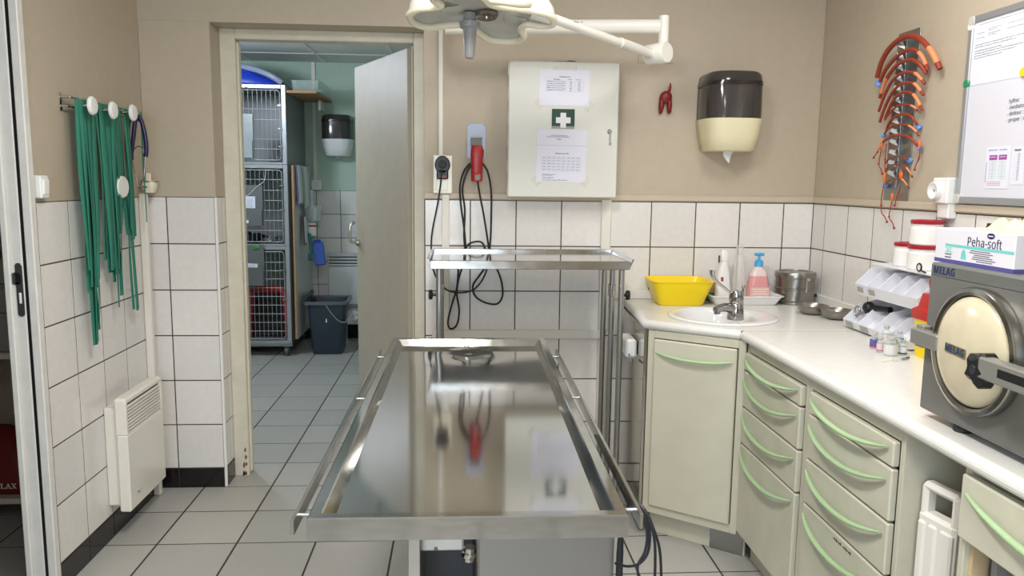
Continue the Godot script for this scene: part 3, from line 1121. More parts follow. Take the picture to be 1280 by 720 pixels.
	part(tap, "body", lathe([Vector2(0, 0), Vector2(0.025 * tk, 0), Vector2(0.0255 * tk, 0.003), Vector2(0.0235 * tk, 0.03), Vector2(0.022 * tk, 0.058), Vector2(0.019 * tk, 0.064), Vector2(0, 0.064)], 24), M("chrome", Color.WHITE))
	var sp := []
	for k in 10:
		var u := k / 9.0
		var w := lerpf(0.026, 0.016, u)
		var hh := lerpf(0.023, 0.0125, u)
		var c := Vector3(-0.088 * u, 0.034 + 0.014 * sin(u * PI * 0.85), 0.026 * u)
		var sd := Vector3(0.3, 0, 0.95).normalized()
		var rg := []
		for i in 14:
			var a := TAU * i / 14
			rg.append(c + sd * cos(a) * w + Vector3.UP * sin(a) * hh)
		rg.reverse()
		sp.append(rg)
	part(tap, "spout", loft(sp), M("chrome", Color.WHITE))
	part(tap, "aerator", cyl(0.0125, 0.016, 16), M("chrome", Color.WHITE), Vector3(-0.08, 0.024, 0.024))
	part(tap, "cap", lathe([Vector2(0.0, 0.064), Vector2(0.024, 0.064), Vector2(0.027, 0.07), Vector2(0.027, 0.1), Vector2(0.022, 0.11), Vector2(0, 0.114)], 24), M("chrome", Color.WHITE))
	part(tap, "lift_rod", join([bar(Vector3(0.03, 0.05, -0.014), Vector3(0.03, 0.122, -0.014), 0.004), [ball(0.007, 1, 1, 1, 10), moved(0.03, 0.124, -0.014)]]), M("chrome", Color.WHITE))
	var lv_p := smooth([Vector3(-0.015, 0.094, 0.0), Vector3(-0.045, 0.118, 0.004), Vector3(-0.08, 0.144, 0.008), Vector3(-0.099, 0.168, 0.01), Vector3(-0.101, 0.19, 0.01)], 4)
	var rad := []
	for i in lv_p.size():
		rad.append(0.0055 + 0.007 * pow(float(i) / (lv_p.size() - 1), 3.0))
	part(tap, "lever", tube(lv_p, rad, 10), M("steel_bright", Color.WHITE))
	# ---- corner cabinet under the basin
	var pa_ := Vector3(0.722, 0, -2.918)
	var pb_ := Vector3(1.022, 0, -2.690)
	var dirv := (pb_ - pa_).normalized()
	var turn := atan2(-dirv.z, dirv.x)     # local x along the front, local z outwards
	var w := pa_.distance_to(pb_)
	var cc := thing("corner_cabinet", "pale grey green corner cabinet with one door under the basin", "cabinet", (pa_ + pb_) * 0.5, turn)
	for s in [-1.0, 1.0]:
		part_bx(cc, "stile", Vector3(s * w * 0.5, 0.1, -0.018), Vector3(s * (w * 0.5 - 0.026), 0.83, 0.0), lam, 0.002)
	part_bx(cc, "top_rail", Vector3(-w * 0.5 + 0.026, 0.80, -0.018), Vector3(w * 0.5 - 0.026, 0.83, 0.0), lam, 0.002)
	part_bx(cc, "bottom_rail", Vector3(-w * 0.5 + 0.026, 0.1, -0.018), Vector3(w * 0.5 - 0.026, 0.135, 0.0), lam, 0.002)
	front(cc, "door", w - 0.058, 0.662, Vector3(0, 0.466, 0.002), 0, 0.012, 0.048, face)
	part_bx(cc, "toe_kick", Vector3(-w * 0.5 + 0.01, 0, -0.07), Vector3(w * 0.5 + 0.02, 0.1, -0.052), lam, 0.002)
	part_bx(cc, "kick_plate", Vector3(w * 0.5 - 0.115, 0.003, -0.052), Vector3(w * 0.5 + 0.012, 0.094, -0.048), M("steel_dull", Color.WHITE), 0.001)
	part_bx(cc, "floor_panel", Vector3(-w * 0.5, 0.1, -0.3), Vector3(w * 0.5, 0.118, -0.018), lam, 0.001)
	# glossy side panel back to the wall
	var sd0 := Vector3(0.718, 0, -2.93)
	var sd1 := Vector3(0.738, 0, ZB + 0.004)
	var sp0 := thing("cabinet_side_panel", "shiny metal side panel of the basin cabinet mirroring the wall tiles", "panel", (sd0 + sd1) * 0.5, atan2(-(sd0 - sd1).z, (sd0 - sd1).x))
	part(sp0, "sheet", box(sd0.distance_to(sd1), 0.80, 0.016, 0.002), M("mirror_steel", Color.WHITE), Vector3(0, 0.43, 0))
	# switched socket on that panel
	var so := thing("switched_socket", "white socket box with red switch on the cabinet side panel", "socket", Vector3(0.7135, 0.725, -3.12), atan2(-(sd0 - sd1).z, (sd0 - sd1).x))
	part(so, "case", box(0.14, 0.075, 0.045, 0.008), M("white", Color.WHITE), Vector3(0, 0, 0.023))
	part(so, "switch", box(0.03, 0.034, 0.006, 0.002), M("red", Color.WHITE), Vector3(-0.02, 0, 0.047))
	part(so, "flex", tube(smooth([Vector3(0.06, -0.02, 0.03), Vector3(0.085, -0.03, 0.03), Vector3(0.08, -0.055, 0.02), Vector3(0.03, -0.055, 0.012)], 5), 0.004), M("grey", Color.WHITE))
	# ---- drawer units: front plane x = 1.03, facing -x
	var ys := [0.792, 0.724, 0.589, 0.453, 0.114]
	var units := [["pale grey green drawer unit beside the corner cabinet", -2.70, -2.196, -2.692, -2.224], ["pale grey green drawer unit with small black print beside the open leg space", -2.194, -1.688, -2.166, -1.716]]
	for u in units.size():
		var e: Array = units[u]
		var zc: float = (e[1] + e[2]) * 0.5
		var un := thing("drawer_unit", e[0], "cabinet", Vector3(1.032, 0, zc), -PI / 2)
		var hwz: float = (e[2] - e[1]) * 0.5
		for s in [-1.0, 1.0]:
			part_bx(un, "side_panel", Vector3(s * hwz, 0.1 if s < 0 else 0.0, 0.0), Vector3(s * (hwz - 0.018), 0.829, -0.55), lam, 0.0015)
		part_bx(un, "top_rail", Vector3(-hwz + 0.018, 0.795, -0.02), Vector3(hwz - 0.018, 0.829, 0.001), lam, 0.001)
		part_bx(un, "toe_kick", Vector3(-hwz, 0, -0.068), Vector3(hwz, 0.1, -0.052), lam, 0.001)
		part_bx(un, "bottom_panel", Vector3(-hwz + 0.018, 0.1, -0.54), Vector3(hwz - 0.018, 0.114, -0.004), lam, 0.001)
		part_bx(un, "back_panel", Vector3(-hwz + 0.018, 0.1, -0.55), Vector3(hwz - 0.018, 0.829, -0.54), lam, 0.001)
		var fw: float = e[4] - e[3]
		var fc: float = (e[3] + e[4]) * 0.5 - zc
		for k in 4:
			var h: float = ys[k] - ys[k + 1] - 0.005
			var d := front(un, "drawer", fw, h, Vector3(fc, (ys[k] + ys[k + 1]) * 0.5, 0.002), 0, 0.034 if k > 0 else 0.026, 0.028 if k > 0 else 0.016, face)
			if u == 1 and k == 3:
				var marks := []
				for q in 12:
					marks.append([box(0.0055, 0.004 + 0.002 * (q % 3), 0.0004, 0.0001), moved(-0.045 + q * 0.0078 + (0.006 if q > 5 else 0.0), 0.0008 * (q % 2), 0)])
				part(d, "print", join(marks), M("black", Color.WHITE), Vector3(0.02, h * 0.5 - 0.018, 0.0102), Vector3.ZERO, "small black print")
	# ---- third unit, nearer
	var z3 := -1.473
	var un3 := thing("drawer_unit", "pale grey green unit with one drawer over an open bay under the autoclave", "cabinet", Vector3(1.032, 0, (z3 - 0.8) * 0.5), -PI / 2)
	var h3 := (-0.8 - z3) * 0.5
	for s in [-1.0, 1.0]:
		part_bx(un3, "side_panel", Vector3(s * h3, 0, 0.0), Vector3(s * (h3 - 0.018), 0.829, -0.55), lam, 0.0015)
	part_bx(un3, "back_panel", Vector3(-h3 + 0.018, 0, -0.55), Vector3(h3 - 0.018, 0.829, -0.54), lam, 0.001)
	part_bx(un3, "bottom_panel", Vector3(-h3 + 0.018, 0.08, -0.54), Vector3(h3 - 0.018, 0.1, 0.0), lam, 0.001)
	front(un3, "drawer", h3 * 2 - 0.02, 0.135, Vector3(0, 0.745, 0.004), 0, 0.03, 0.035, face)
	part_bx(un3, "runner", Vector3(-h3 + 0.018, 0.595, -0.05), Vector3(-h3 + 0.028, 0.675, -0.012), M("pale_wood", rgb(204, 182, 146), 0.6), 0.001, "pale wooden runner")
	part_bx(un3, "pull_out_tray", Vector3(-h3 + 0.02, 0.57, -0.5), Vector3(h3 - 0.02, 0.592, 0.012), lam, 0.002)
	part_bx(un3, "tray_side", Vector3(-h3 + 0.06, 0.592, -0.4), Vector3(-h3 + 0.075, 0.66, -0.03), M("grey", Color.WHITE), 0.001)
	# white folding case in the leg space
	var fo := thing("folding_step", "white plastic folded step with carrying handle in the leg space under the worktop", "step stool", Vector3(1.093, 0, -1.622), -PI / 2 + 0.2)
	var fw2 := 0.108
	part(fo, "body", box(fw2, 0.645, 0.04, 0.008), M("case_white", rgb(230, 227, 218), 0.4), Vector3(0, 0.3225, 0))
	for e in [[-0.037, 0.022], [-0.006, 0.026], [0.033, 0.036]]:
		part(fo, "rib", box(e[1], 0.50, 0.05, 0.005), M("case_white", rgb(230, 227, 218), 0.4), Vector3(e[0], 0.375, 0))
	part(fo, "foot", box(fw2 + 0.006, 0.2, 0.056, 0.008), M("case_white", rgb(230, 227, 218), 0.4), Vector3(0, 0.1, 0))
	part(fo, "handle", join([[box(0.02, 0.075, 0.034, 0.007), moved(-fw2 / 2 + 0.0105, 0.672, 0)], [box(0.02, 0.075, 0.034, 0.007), moved(fw2 / 2 - 0.0105, 0.672, 0)], [box(fw2 - 0.002, 0.021, 0.034, 0.009), moved(0, 0.705, 0)]]), M("case_white", rgb(230, 227, 218), 0.4))

# ---------------------------------------------------------------- steel trolley behind the table
func make_trolley() -> void:
	var st := M("steel", Color.WHITE)
	var t := thing("instrument_trolley", "tall stainless steel instrument trolley with tray top against the tiles", "trolley", Vector3(0.272, 0, -3.15))
	var o := t.position
	var x0 := -0.112 - o.x
	var x1 := 0.652 - o.x
	var zf := -2.94 - o.z
	var zb := -3.35 - o.z
	var tray := part_bx(t, "tray", Vector3(x0 + 0.004, 1.078, zb), Vector3(x1 - 0.004, 1.086, zf), M("mirror_steel", Color.WHITE), 0.001)
	var tc := tray.position
	part_bx(tray, "underside", Vector3(x0 + 0.008, 1.058, zb + 0.006) - tc, Vector3(x1 - 0.012, 1.077, zf - 0.006) - tc, M("steel_dull", Color.WHITE), 0.001)
	part_bx(tray, "front_lip", Vector3(x0, 1.056, zf - 0.003) - tc, Vector3(x1 - 0.004, 1.089, zf + 0.003) - tc, st, 0.002)
	part_bx(tray, "back_lip", Vector3(x0, 1.056, zb - 0.003) - tc, Vector3(x1, 1.098, zb + 0.004) - tc, st, 0.002)
	for s in [-1.0, 1.0]:
		var xs: float = x0 if s < 0 else x1
		part(tray, "side_lip", prism([Vector2(-0.003, -0.02), Vector2(0.003, -0.02), Vector2(0.018, 0.012), Vector2(0.012, 0.014)] if s > 0 else [Vector2(-0.003, -0.02), Vector2(0.003, -0.02), Vector2(-0.012, 0.014), Vector2(-0.018, 0.012)], zf - zb, 0.001), st, Vector3(xs - s * 0.006, 1.083, zb) - tc)
	for s in [-1.0, 1.0]:
		var xs: float = (-0.079 if s < 0 else 0.622) - o.x
		for z in [-2.968, -3.15, -3.33]:
			var lg := part(t, "leg", cyl(0.0115, 1.0, 16), M("steel_dull", Color.WHITE), Vector3(xs, 0.085, z - o.z))
			if z < -3.1 and z > -3.2:
				part(lg, "collar", cyl(0.016, 0.05, 16), st, Vector3(0, 0.84, 0))
			else:
				part(lg, "castor", join([[cyl(0.028, 0.018, 18), turned(Vector3(-0.009, -0.057, 0), Vector3(0, 0, -PI / 2))], [box(0.026, 0.04, 0.02, 0.002), moved(0, -0.022, 0)]]), M("black_rubber", Color.WHITE), Vector3(0, 0, 0))
		part(t, "foot_bar", box(0.025, 0.025, 0.42, 0.003), M("steel_dull", Color.WHITE), Vector3(xs, 0.095, -3.15 - o.z))
		part(t, "clamp_knob", join([[lathe([Vector2(0, 0), Vector2(0.006, 0), Vector2(0.006, 0.012), Vector2(0.017, 0.014), Vector2(0.02, 0.02), Vector2(0.018, 0.028), Vector2(0, 0.03)], 14), turned(Vector3.ZERO, Vector3(0, 0, -s * PI / 2))]]), M("black", Color.WHITE), Vector3(xs + s * 0.012, 0.950, -3.0 - o.z))
		part(t, "top_bar", box(0.02, 0.02, 0.38, 0.002), M("steel_dull", Color.WHITE), Vector3(xs, 1.068, -3.15 - o.z))
	part(t, "stretcher", box(0.70, 0.022, 0.022, 0.003), M("steel_dull", Color.WHITE), Vector3(0, 0.095, -3.33 - o.z))

# ---------------------------------------------------------------- surgical lamp
func make_lamp() -> void:
	var wh := M("enamel", Color.WHITE)
	var t := thing("surgical_lamp", "white clover shaped surgical lamp on a jointed arm over the table", "lamp", Vector3(0.05, 1.885, -2.55))
	var o := t.position
	var pts := []
	for p in [[-0.161, -2.544], [-0.150, -2.60], [-0.106, -2.637], [-0.041, -2.614], [0.005, -2.602], [0.045, -2.645], [0.072, -2.70], [0.106, -2.745], [0.161, -2.755], [0.198, -2.738], [0.212, -2.694], [0.196, -2.625], [0.214, -2.584], [0.262, -2.596], [0.291, -2.582], [0.297, -2.548], [0.278, -2.502], [0.228, -2.468], [0.154, -2.446], [0.09, -2.42], [0.06, -2.36], [0.0, -2.33], [-0.06, -2.345], [-0.083, -2.39], [-0.060, -2.437], [-0.085, -2.458], [-0.125, -2.472], [-0.155, -2.508]]:
		pts.append(Vector2(p[0] - o.x, -(p[1] - o.z)))
	var out := smooth(pts, 5, true)
	# counter-clockwise in (x, -z)?
	var area := 0.0
	for i in out.size():
		var q: Vector2 = out[(i + 1) % out.size()]
		area += out[i].x * q.y - q.x * out[i].y
	if area < 0.0:
		out.reverse()
	var ctr := Vector2(0.01, 0.0)
	var lay := func(s: float, h: float) -> Array:
		var rg := []
		for p in out:
			var q: Vector2 = ctr + (p - ctr) * s
			rg.append(Vector3(q.x, -0.15 * q.y + h, -q.y))
		return rg
	part(t, "housing", loft([lay.call(0.99, 0.0), lay.call(1.0, 0.012), lay.call(0.985, 0.035), lay.call(0.90, 0.068), lay.call(0.72, 0.092), lay.call(0.45, 0.105), lay.call(0.2, 0.108)], false, true), wh)
	var rim := []
	for v in lay.call(0.985, 0.002):
		rim.append(v)
	part(t, "rim", tube(rim, 0.0125, 8, 0.9, true), M("ivory", Color.WHITE))
	var gl := M("lamp_glass", rgb(186, 186, 178), 0.15)
	part(t, "underside", loft([lay.call(0.975, 0.006), lay.call(0.90, 0.018), lay.call(0.5, 0.026), lay.call(0.05, 0.028)], false, true), gl)
	# lens ring, handle
	part(t, "lens", lathe([Vector2(0.0, 0.016), Vector2(0.018, 0.012), Vector2(0.027, 0.002), Vector2(0.033, 0.0), Vector2(0.038, 0.01)], 28), M("lamp_lens", rgb(120, 112, 104), 0.15, 0.5), Vector3(0.03, 0.008, 0.0), Vector3(-0.15, 0, 0))
	part(t, "panel_window", loft([lay.call(0.55, 0.0225), lay.call(0.52, 0.0245)], false, true), M("lamp_reflector", rgb(196, 196, 188), 0.1, 0.1))
	part(t, "handle", lathe([Vector2(0.0, -0.118), Vector2(0.0125, -0.118), Vector2(0.0155, -0.112), Vector2(0.0205, -0.05), Vector2(0.021, -0.03), Vector2(0.031, -0.024), Vector2(0.033, -0.008), Vector2(0.021, -0.003), Vector2(0.021, 0.02)], 20), M("lamp_grip", rgb(146, 147, 148), 0.35), Vector3(-0.022, 0.0, 0.0), Vector3(-0.06, 0, 0))
	part(t, "side_grip", tube(smooth([Vector3(0.04, 0.028, 0.165), Vector3(0.07, 0.022, 0.185), Vector3(0.12, 0.018, 0.18), Vector3(0.15, 0.024, 0.15)], 4), 0.016, 10), M("ivory", Color.WHITE))
	# arms
	var az := -3.10
	var e0 := at_z(556, 34, az) - o
	var e1 := at_z(824, 33, az) - o
	part(t, "swing_arm", tube([e0, e1], 0.027, 18), wh)
	part(t, "ceiling_post", tube([e0, Vector3(e0.x, CEIL - o.y, e0.z)], 0.03, 18), wh)
	var v0 := at_z(830, 20, az) - o
	var v1 := at_z(829, 56, az) - o
	part(t, "joint_post", join([tube([v0, v1], 0.0205, 16), tube([v1, v1 + Vector3(0, -0.004, 0)], 0.022, 16)]), wh)
	var dc := at_z(822, 67, az) - o
	var ax := Vector3(0.62, 0.0, 0.78).normalized()
	part(t, "elbow", tube([dc - ax * 0.045, dc + ax * 0.04, dc + ax * 0.046], [0.038, 0.041, 0.037], 22), wh)
	var s0 := dc + Vector3(-0.035, -0.003, 0.02)
	var s1 := Vector3(0.235, 0.012, 0.0)
	var mid := s0.lerp(s1, 0.35)
	part(t, "spring_arm", join([tube([s0, mid], 0.0185, 14), tube([mid, s1], 0.0155, 14)]), wh)
	part(t, "yoke", tube([s1, s1 + Vector3(-0.06, 0.02, 0.0)], [0.02, 0.026], 14), wh)
	part(t, "marking", join([bx(Vector3(-0.003, 0, 0), Vector3(0.02, 0.002, 0.001), 0.0002), bx(Vector3(0.026, 0.004, 0), Vector3(0.032, 0.006, 0.001), 0.0002)]), M("dark_grey", Color.WHITE), s1.lerp(s0, 0.18) + Vector3(0, 0.010, 0.0135), Vector3(0, 0, -0.2))

# ---------------------------------------------------------------- things on the back wall
func schuko(t: Node3D, at: Vector3, s := 1.0) -> void:
	var f := part(t, "socket_face", lathe([Vector2(0, 0.002), Vector2(0.016 * s, 0.002), Vector2(0.0185 * s, 0.008), Vector2(0.021 * s, 0.009), Vector2(0.022 * s, 0.0)], 24), M("white_gloss", Color.WHITE), at, Vector3(PI / 2, 0, 0))
	for e in [[-0.008, 0.0], [0.008, 0.0]]:
		part(f, "pin_hole", cyl(0.0025 * s, 0.002, 8), M("black", Color.WHITE), Vector3(e[0] * s, 0.0025, 0.003 * s))
	part(f, "earth_pin", cyl(0.0022 * s, 0.008, 8), M("steel_bright", Color.WHITE), Vector3(0, 0.002, -0.008 * s))
func make_back_wall_things() -> void:
	var wz := ZB
	# trunking
	var trunk := M("trunking", Color.WHITE)
	var a := at_z(551, 100, wz + 0.01)
	single("cable_trunking", "narrow white cable trunking running up the tan wall beside the door frame", "trunking", box(0.019, CEIL - 1.49, 0.012, 0.002), trunk, Vector3(a.x, (CEIL + 1.49) * 0.5, wz + 0.006))
	var b := at_z(557, 300, wz + 0.01)
	single("cable_trunking", "cream cable trunking running down the tiles below the plugged socket", "trunking", box(0.032, 1.326 - 0.724, 0.014, 0.002), trunk, Vector3(b.x, (1.326 + 0.724) * 0.5, wz + 0.0195 * 0.5))
	var h0 := at_z(540, 417, wz + 0.01)
	var h1 := at_z(756, 417, wz + 0.01)
	single("cable_trunking", "horizontal white cable trunking low on the tiles behind the trolley", "trunking", box(h1.x - h0.x, 0.04, 0.016, 0.002), trunk, Vector3((h0.x + h1.x) * 0.5, 0.703, wz + 0.009))
	var v := at_z(756, 330, wz + 0.01)
	single("cable_trunking", "wide white cable trunking running down the tiles from the first aid cabinet", "trunking", box(0.042, 1.31 - 0.724, 0.016, 0.002), trunk, Vector3(v.x, (1.31 + 0.724) * 0.5, wz + 0.009))
	single("cable_trunking", "white cable trunking running down to the floor behind the trolley legs", "trunking", box(0.042, 0.58, 0.016, 0.002), trunk, Vector3(v.x, 0.39, wz + 0.009))
	# double socket with plug
	var c := at_z(553.5, 218, wz + 0.02)
	var so := thing("wall_socket", "cream double wall socket with a black plug in its upper half", "socket", Vector3(c.x, c.y, wz + 0.0005))
	part(so, "plate", box(0.084, 0.166, 0.03, 0.004), M("ivory", Color.WHITE), Vector3(0, 0, 0.0155))
	part(so, "lower_cover", box(0.05, 0.05, 0.004, 0.002), M("ivory", Color.WHITE), Vector3(-0.004, -0.045, 0.032))
	var pl := thing("power_plug", "black power plug in the cream wall socket with its cord looping down", "plug", Vector3(c.x - 0.001, c.y + 0.035, wz + 0.0325))
	part(pl, "body", join([[prism(ring2(24, 0.033, 0.038), 0.022, 0.004), moved(0, 0.006, 0)], [box(0.05, 0.04, 0.022, 0.004), moved(0, -0.035, 0.011)]]), M("black", Color.WHITE))
	part(pl, "grip", join([[cyl(0.017, 0.016, 18), turned(Vector3(0, 0.008, 0.02), Vector3(PI / 2, 0, 0))]]), M("black_rubber", Color.WHITE))
	part(pl, "label", box(0.03, 0.012, 0.001, 0.0003), M("dark_red", Color.WHITE), Vector3(0.002, -0.045, 0.0222))
	var cord := []
	for p in [[552, 212, 0.06], [551, 228, 0.055], [547, 255, 0.04], [541, 285, 0.03], [539, 305, 0.02], [540, 330, 0.02], [546, 348, 0.02], [558, 362, 0.02], [575, 366, 0.02], [592, 362, 0.02], [604, 348, 0.02], [610, 330, 0.02], [612, 305, 0.02]]:
		cord.append(at_z(p[0], p[1], wz + p[2]))
	var cord_l := []
	for p in smooth(cord, 5):
		cord_l.append(p - pl.position)
	part(pl, "cord", tube(cord_l, 0.0036, 8), M("black_rubber", Color.WHITE))
	# clipper holder plate and red clipper
	var pc := at_z(595.5, 176, wz + 0.002)
	var plt := thing("holder_plate", "small shiny metal plate on the tan wall behind the red clipper", "plate", Vector3(pc.x, pc.y, wz + 0.0005))
	part(plt, "sheet", box(0.081, 0.148, 0.002, 0.0006), M("plate_steel", rgb(150, 154, 166), 0.42, 0.6), Vector3(0, 0, 0.0012))
	for e in [[-0.034, 0.067], [0.034, 0.067]]:
		part(plt, "screw", ball(0.003, 1, 1, 1, 8), M("steel_dull", Color.WHITE), Vector3(e[0], e[1], 0.002))
	var cc := at_z(596, 203, wz + 0.03)
	var cl := thing("hair_clipper", "red electric hair clipper hanging on the wall with looped black cord", "clipper", Vector3(cc.x, cc.y, wz + 0.004))
	var rings := []
	for e in [[-0.082, 0.021, 0.017], [-0.078, 0.024, 0.02], [-0.03, 0.0245, 0.022], [0.03, 0.027, 0.022], [0.06, 0.025, 0.02], [0.072, 0.023, 0.017]]:
		var rg := []
		for p in rrect(e[1] * 2, e[2] * 2, e[2] * 0.7, 3):
			rg.append(Vector3(p.x, e[0], -p.y + 0.024))
		rings.append(rg)
	part(cl, "body", loft(rings), M("red", Color.WHITE))
	part(cl, "head", join([[prism([Vector2(-0.026, 0.0), Vector2(0.02, 0.0), Vector2(0.022, 0.035), Vector2(-0.024, 0.04)], 0.016, 0.002), moved(-0.001, 0.068, 0.018)]]), M("clipper_head", rgb(112, 110, 106), 0.5, 0.4))
	part(cl, "blade", box(0.05, 0.006, 0.02, 0.001), M("clipper_blade", rgb(150, 148, 142), 0.4, 0.6), Vector3(-0.001, 0.107, 0.026))
	part(cl, "switch", box(0.005, 0.03, 0.012, 0.002), M("red", Color.WHITE), Vector3(0.0275, 0.04, 0.024))
	part(cl, "rating_plate", box(0.024, 0.026, 0.001, 0.0003), M("grey", Color.WHITE), Vector3(0.004, -0.062, 0.0445))
	part(cl, "seam", join([[box(0.0015, 0.07, 0.001), moved(-0.012, -0.035, 0.0455)], [box(0.0015, 0.07, 0.001), moved(0.014, -0.035, 0.0455)], [box(0.012, 0.0025, 0.001), moved(-0.01, 0.022, 0.0458)], [box(0.012, 0.0025, 0.001), moved(0.008, 0.022, 0.0458)]]), M("dark_red", Color.WHITE))
	var cords := [
		[[597, 227, 0.026], [600, 245, 0.03], [604, 265, 0.03], [608, 290, 0.025], [611, 312, 0.02], [610, 328, 0.02], [599, 345, 0.02], [591, 357, 0.02], [594, 370, 0.02], [606, 378, 0.02], [621, 380, 0.02], [628, 370, 0.02], [627, 353, 0.02], [621, 336, 0.02], [612, 320, 0.03]],
		[[588, 204, 0.03], [580, 214, 0.028], [575, 232, 0.025], [576, 255, 0.022], [580, 285, 0.02], [582, 310, 0.02], [579, 330, 0.02], [573, 350, 0.018], [571, 368, 0.018], [574, 388, 0.018], [571, 406, 0.018], [563, 411, 0.018], [560, 402, 0.018], [565, 380, 0.022], [571, 360, 0.024], [573, 335, 0.024]],
		[[603, 204, 0.03], [610, 216, 0.028], [614, 240, 0.026], [614, 270, 0.024], [613, 300, 0.022], [610, 320, 0.02], [604, 305, 0.03], [596, 302, 0.035], [585, 306, 0.03], [580, 318, 0.025], [590, 320, 0.035], [600, 318, 0.03], [607, 312, 0.026]],
		[[590, 206, 0.034], [584, 214, 0.033], [578, 236, 0.03], [581, 262, 0.028], [580, 295, 0.024], [582, 318, 0.022]]]
	for r in cords:
		var pts := []
		for p in r:
			pts.append(at_z(p[0], p[1], wz + p[2]) - cl.position)
		part(cl, "cord", tube(smooth(pts, 5), 0.0042, 8), M("black_rubber", Color.WHITE))
	# ---- first aid cabinet
	var k0 := Vector3(0.203, 1.322, 0)
	var k1 := Vector3(0.666, 1.882, 0)
	var cab := thing("first_aid_cabinet", "white metal first aid wall cabinet with papers taped on its door", "cabinet", Vector3((k0.x + k1.x) * 0.5, k0.y, wz + 0.0005))
	var cw := k1.x - k0.x
	var ch := k1.y - k0.y
	part(cab, "body", box(cw, ch, 0.098, 0.003), M("cabinet_white", Color.WHITE), Vector3(0, ch * 0.5, 0.049))
	var dr := part(cab, "door", box(cw + 0.004, ch + 0.004, 0.018, 0.004), M("cabinet_white", Color.WHITE), Vector3(0, ch * 0.5, 0.110))
	part(dr, "lock", join([[cyl(0.009, 0.006, 16), turned(Vector3.ZERO, Vector3(PI / 2, 0, 0))]]), M("steel_bright", Color.WHITE), Vector3(0.631 - cab.position.x, 1.60 - k0.y - ch * 0.5, 0.009))
	part(dr, "key", join([[cyl(0.008, 0.003, 12), turned(Vector3(0, 0, 0.006), Vector3(PI / 2, 0, 0))], [box(0.004, 0.05, 0.0025, 0.0005), moved(0.002, -0.03, 0.008)], [box(0.008, 0.004, 0.0025, 0.0005), moved(0.004, -0.052, 0.008)]]), M("steel_dull", Color.WHITE), Vector3(0.632 - cab.position.x, 1.60 - k0.y - ch * 0.5, 0.009))
	for y in [-0.25, -0.15, -0.05, 0.05, 0.15, 0.25]:
		part(dr, "hinge_knuckle", cyl(0.003, 0.05, 8), M("cabinet_white", Color.WHITE), Vector3(-cw * 0.5 - 0.002, y - 0.025, -0.006))
	var fz := wz + 0.1205
	var paper := func(called: String, label: String, kind: String, px0: float, py0: float, px1: float, py1: float, roll: float) -> Node3D:
		var p0 := at_z(px0, py0, fz)
		var p1 := at_z(px1, py1, fz)
		var t := thing(called, label, "paper", Vector3((p0.x + p1.x) * 0.5, (p0.y + p1.y) * 0.5, fz))
		part(t, "page", sheet(p1.x - p0.x, p0.y - p1.y), printed(kind), Vector3.ZERO, Vector3(0, 0, roll))
		return t
	var p1n: Node3D = paper.call("paper_sheet", "white landscape price table taped above the green cross", "prices", 674.5, 86.5, 736.5, 133, -0.012)
	part(p1n, "tape", sheet(0.026, 0.05, 0.0012), M("tape", Color.WHITE), Vector3(0.105, -0.073, 0.0001), Vector3(0, 0, -0.7))
	part(p1n, "tape", sheet(0.026, 0.04, 0.0012), M("tape", Color.WHITE), Vector3(-0.107, -0.068, 0.0001), Vector3(0, 0, 0.7))
	part(p1n, "tape", sheet(0.10, 0.018, 0.0012), M("tape", Color.WHITE), Vector3(0, 0.078, 0.0001), Vector3(0, 0, -0.01))
	var p2n: Node3D = paper.call("paper_sheet", "white folded schedule sheet taped below the green cross", "schedule", 671, 161.5, 732, 228, -0.01)
	part(p2n, "tape", sheet(0.024, 0.04, 0.0012), M("tape", Color.WHITE), Vector3(0.105, -0.108, 0.0001), Vector3(0, 0, -0.7))
	part(p2n, "tape", sheet(0.024, 0.04, 0.0012), M("tape", Color.WHITE), Vector3(-0.107, -0.108, 0.0001), Vector3(0, 0, 0.7))
	var g0 := at_z(690, 136, fz)
	var g1 := at_z(718, 161, fz)
	var cr := thing("first_aid_sign", "dark green sticker with a white cross on the cabinet door", "sticker", Vector3((g0.x + g1.x) * 0.5, (g0.y + g1.y) * 0.5, fz))
	part(cr, "ground", sheet(g1.x - g0.x, g0.y - g1.y, 0.0007), M("sign_green", rgb(18, 62, 48), 0.4))
	part(cr, "band", sheet(g1.x - g0.x, 0.010, 0.0009), M("grey_band", rgb(150, 156, 156), 0.4), Vector3(0, -(g0.y - g1.y) * 0.5 + 0.005, 0))
	part(cr, "cross", join([[sheet(0.024, 0.062, 0.0012), Transform3D.IDENTITY], [sheet(0.062, 0.024, 0.0013), Transform3D.IDENTITY]]), M("white", Color.WHITE), Vector3(0, -0.006, 0))
	# flat package on top of the cabinet
	var f0 := at_z(681, 77, wz + 0.07)
	var pk := thing("flat_pouch", "crumpled grey clear pouch lying on top of the first aid cabinet", "pouch", Vector3(f0.x + 0.07, k1.y + 0.0025, wz + 0.06))
	var pr := []
	for i in 12:
		pr.append(Vector3(-0.08 + i * 0.0145, 0.0035 + 0.0015 * sin(i * 1.7), 0.01 * sin(i * 2.3)))
	part(pk, "film", tube(pr, [0.012, 0.02, 0.022, 0.024, 0.02, 0.022, 0.02, 0.024, 0.02, 0.018, 0.016, 0.01], 8, 0.12), M("pouch", rgb(120, 112, 104), 0.25))
	# ---- red dog-rear hook
	var r0 := at_z(832, 124, wz + 0.012)
	var hk := thing("wall_hook", "red wall hook shaped like the hind end of a dog", "hook", Vector3(r0.x, r0.y, wz + 0.0005))
	var body := []
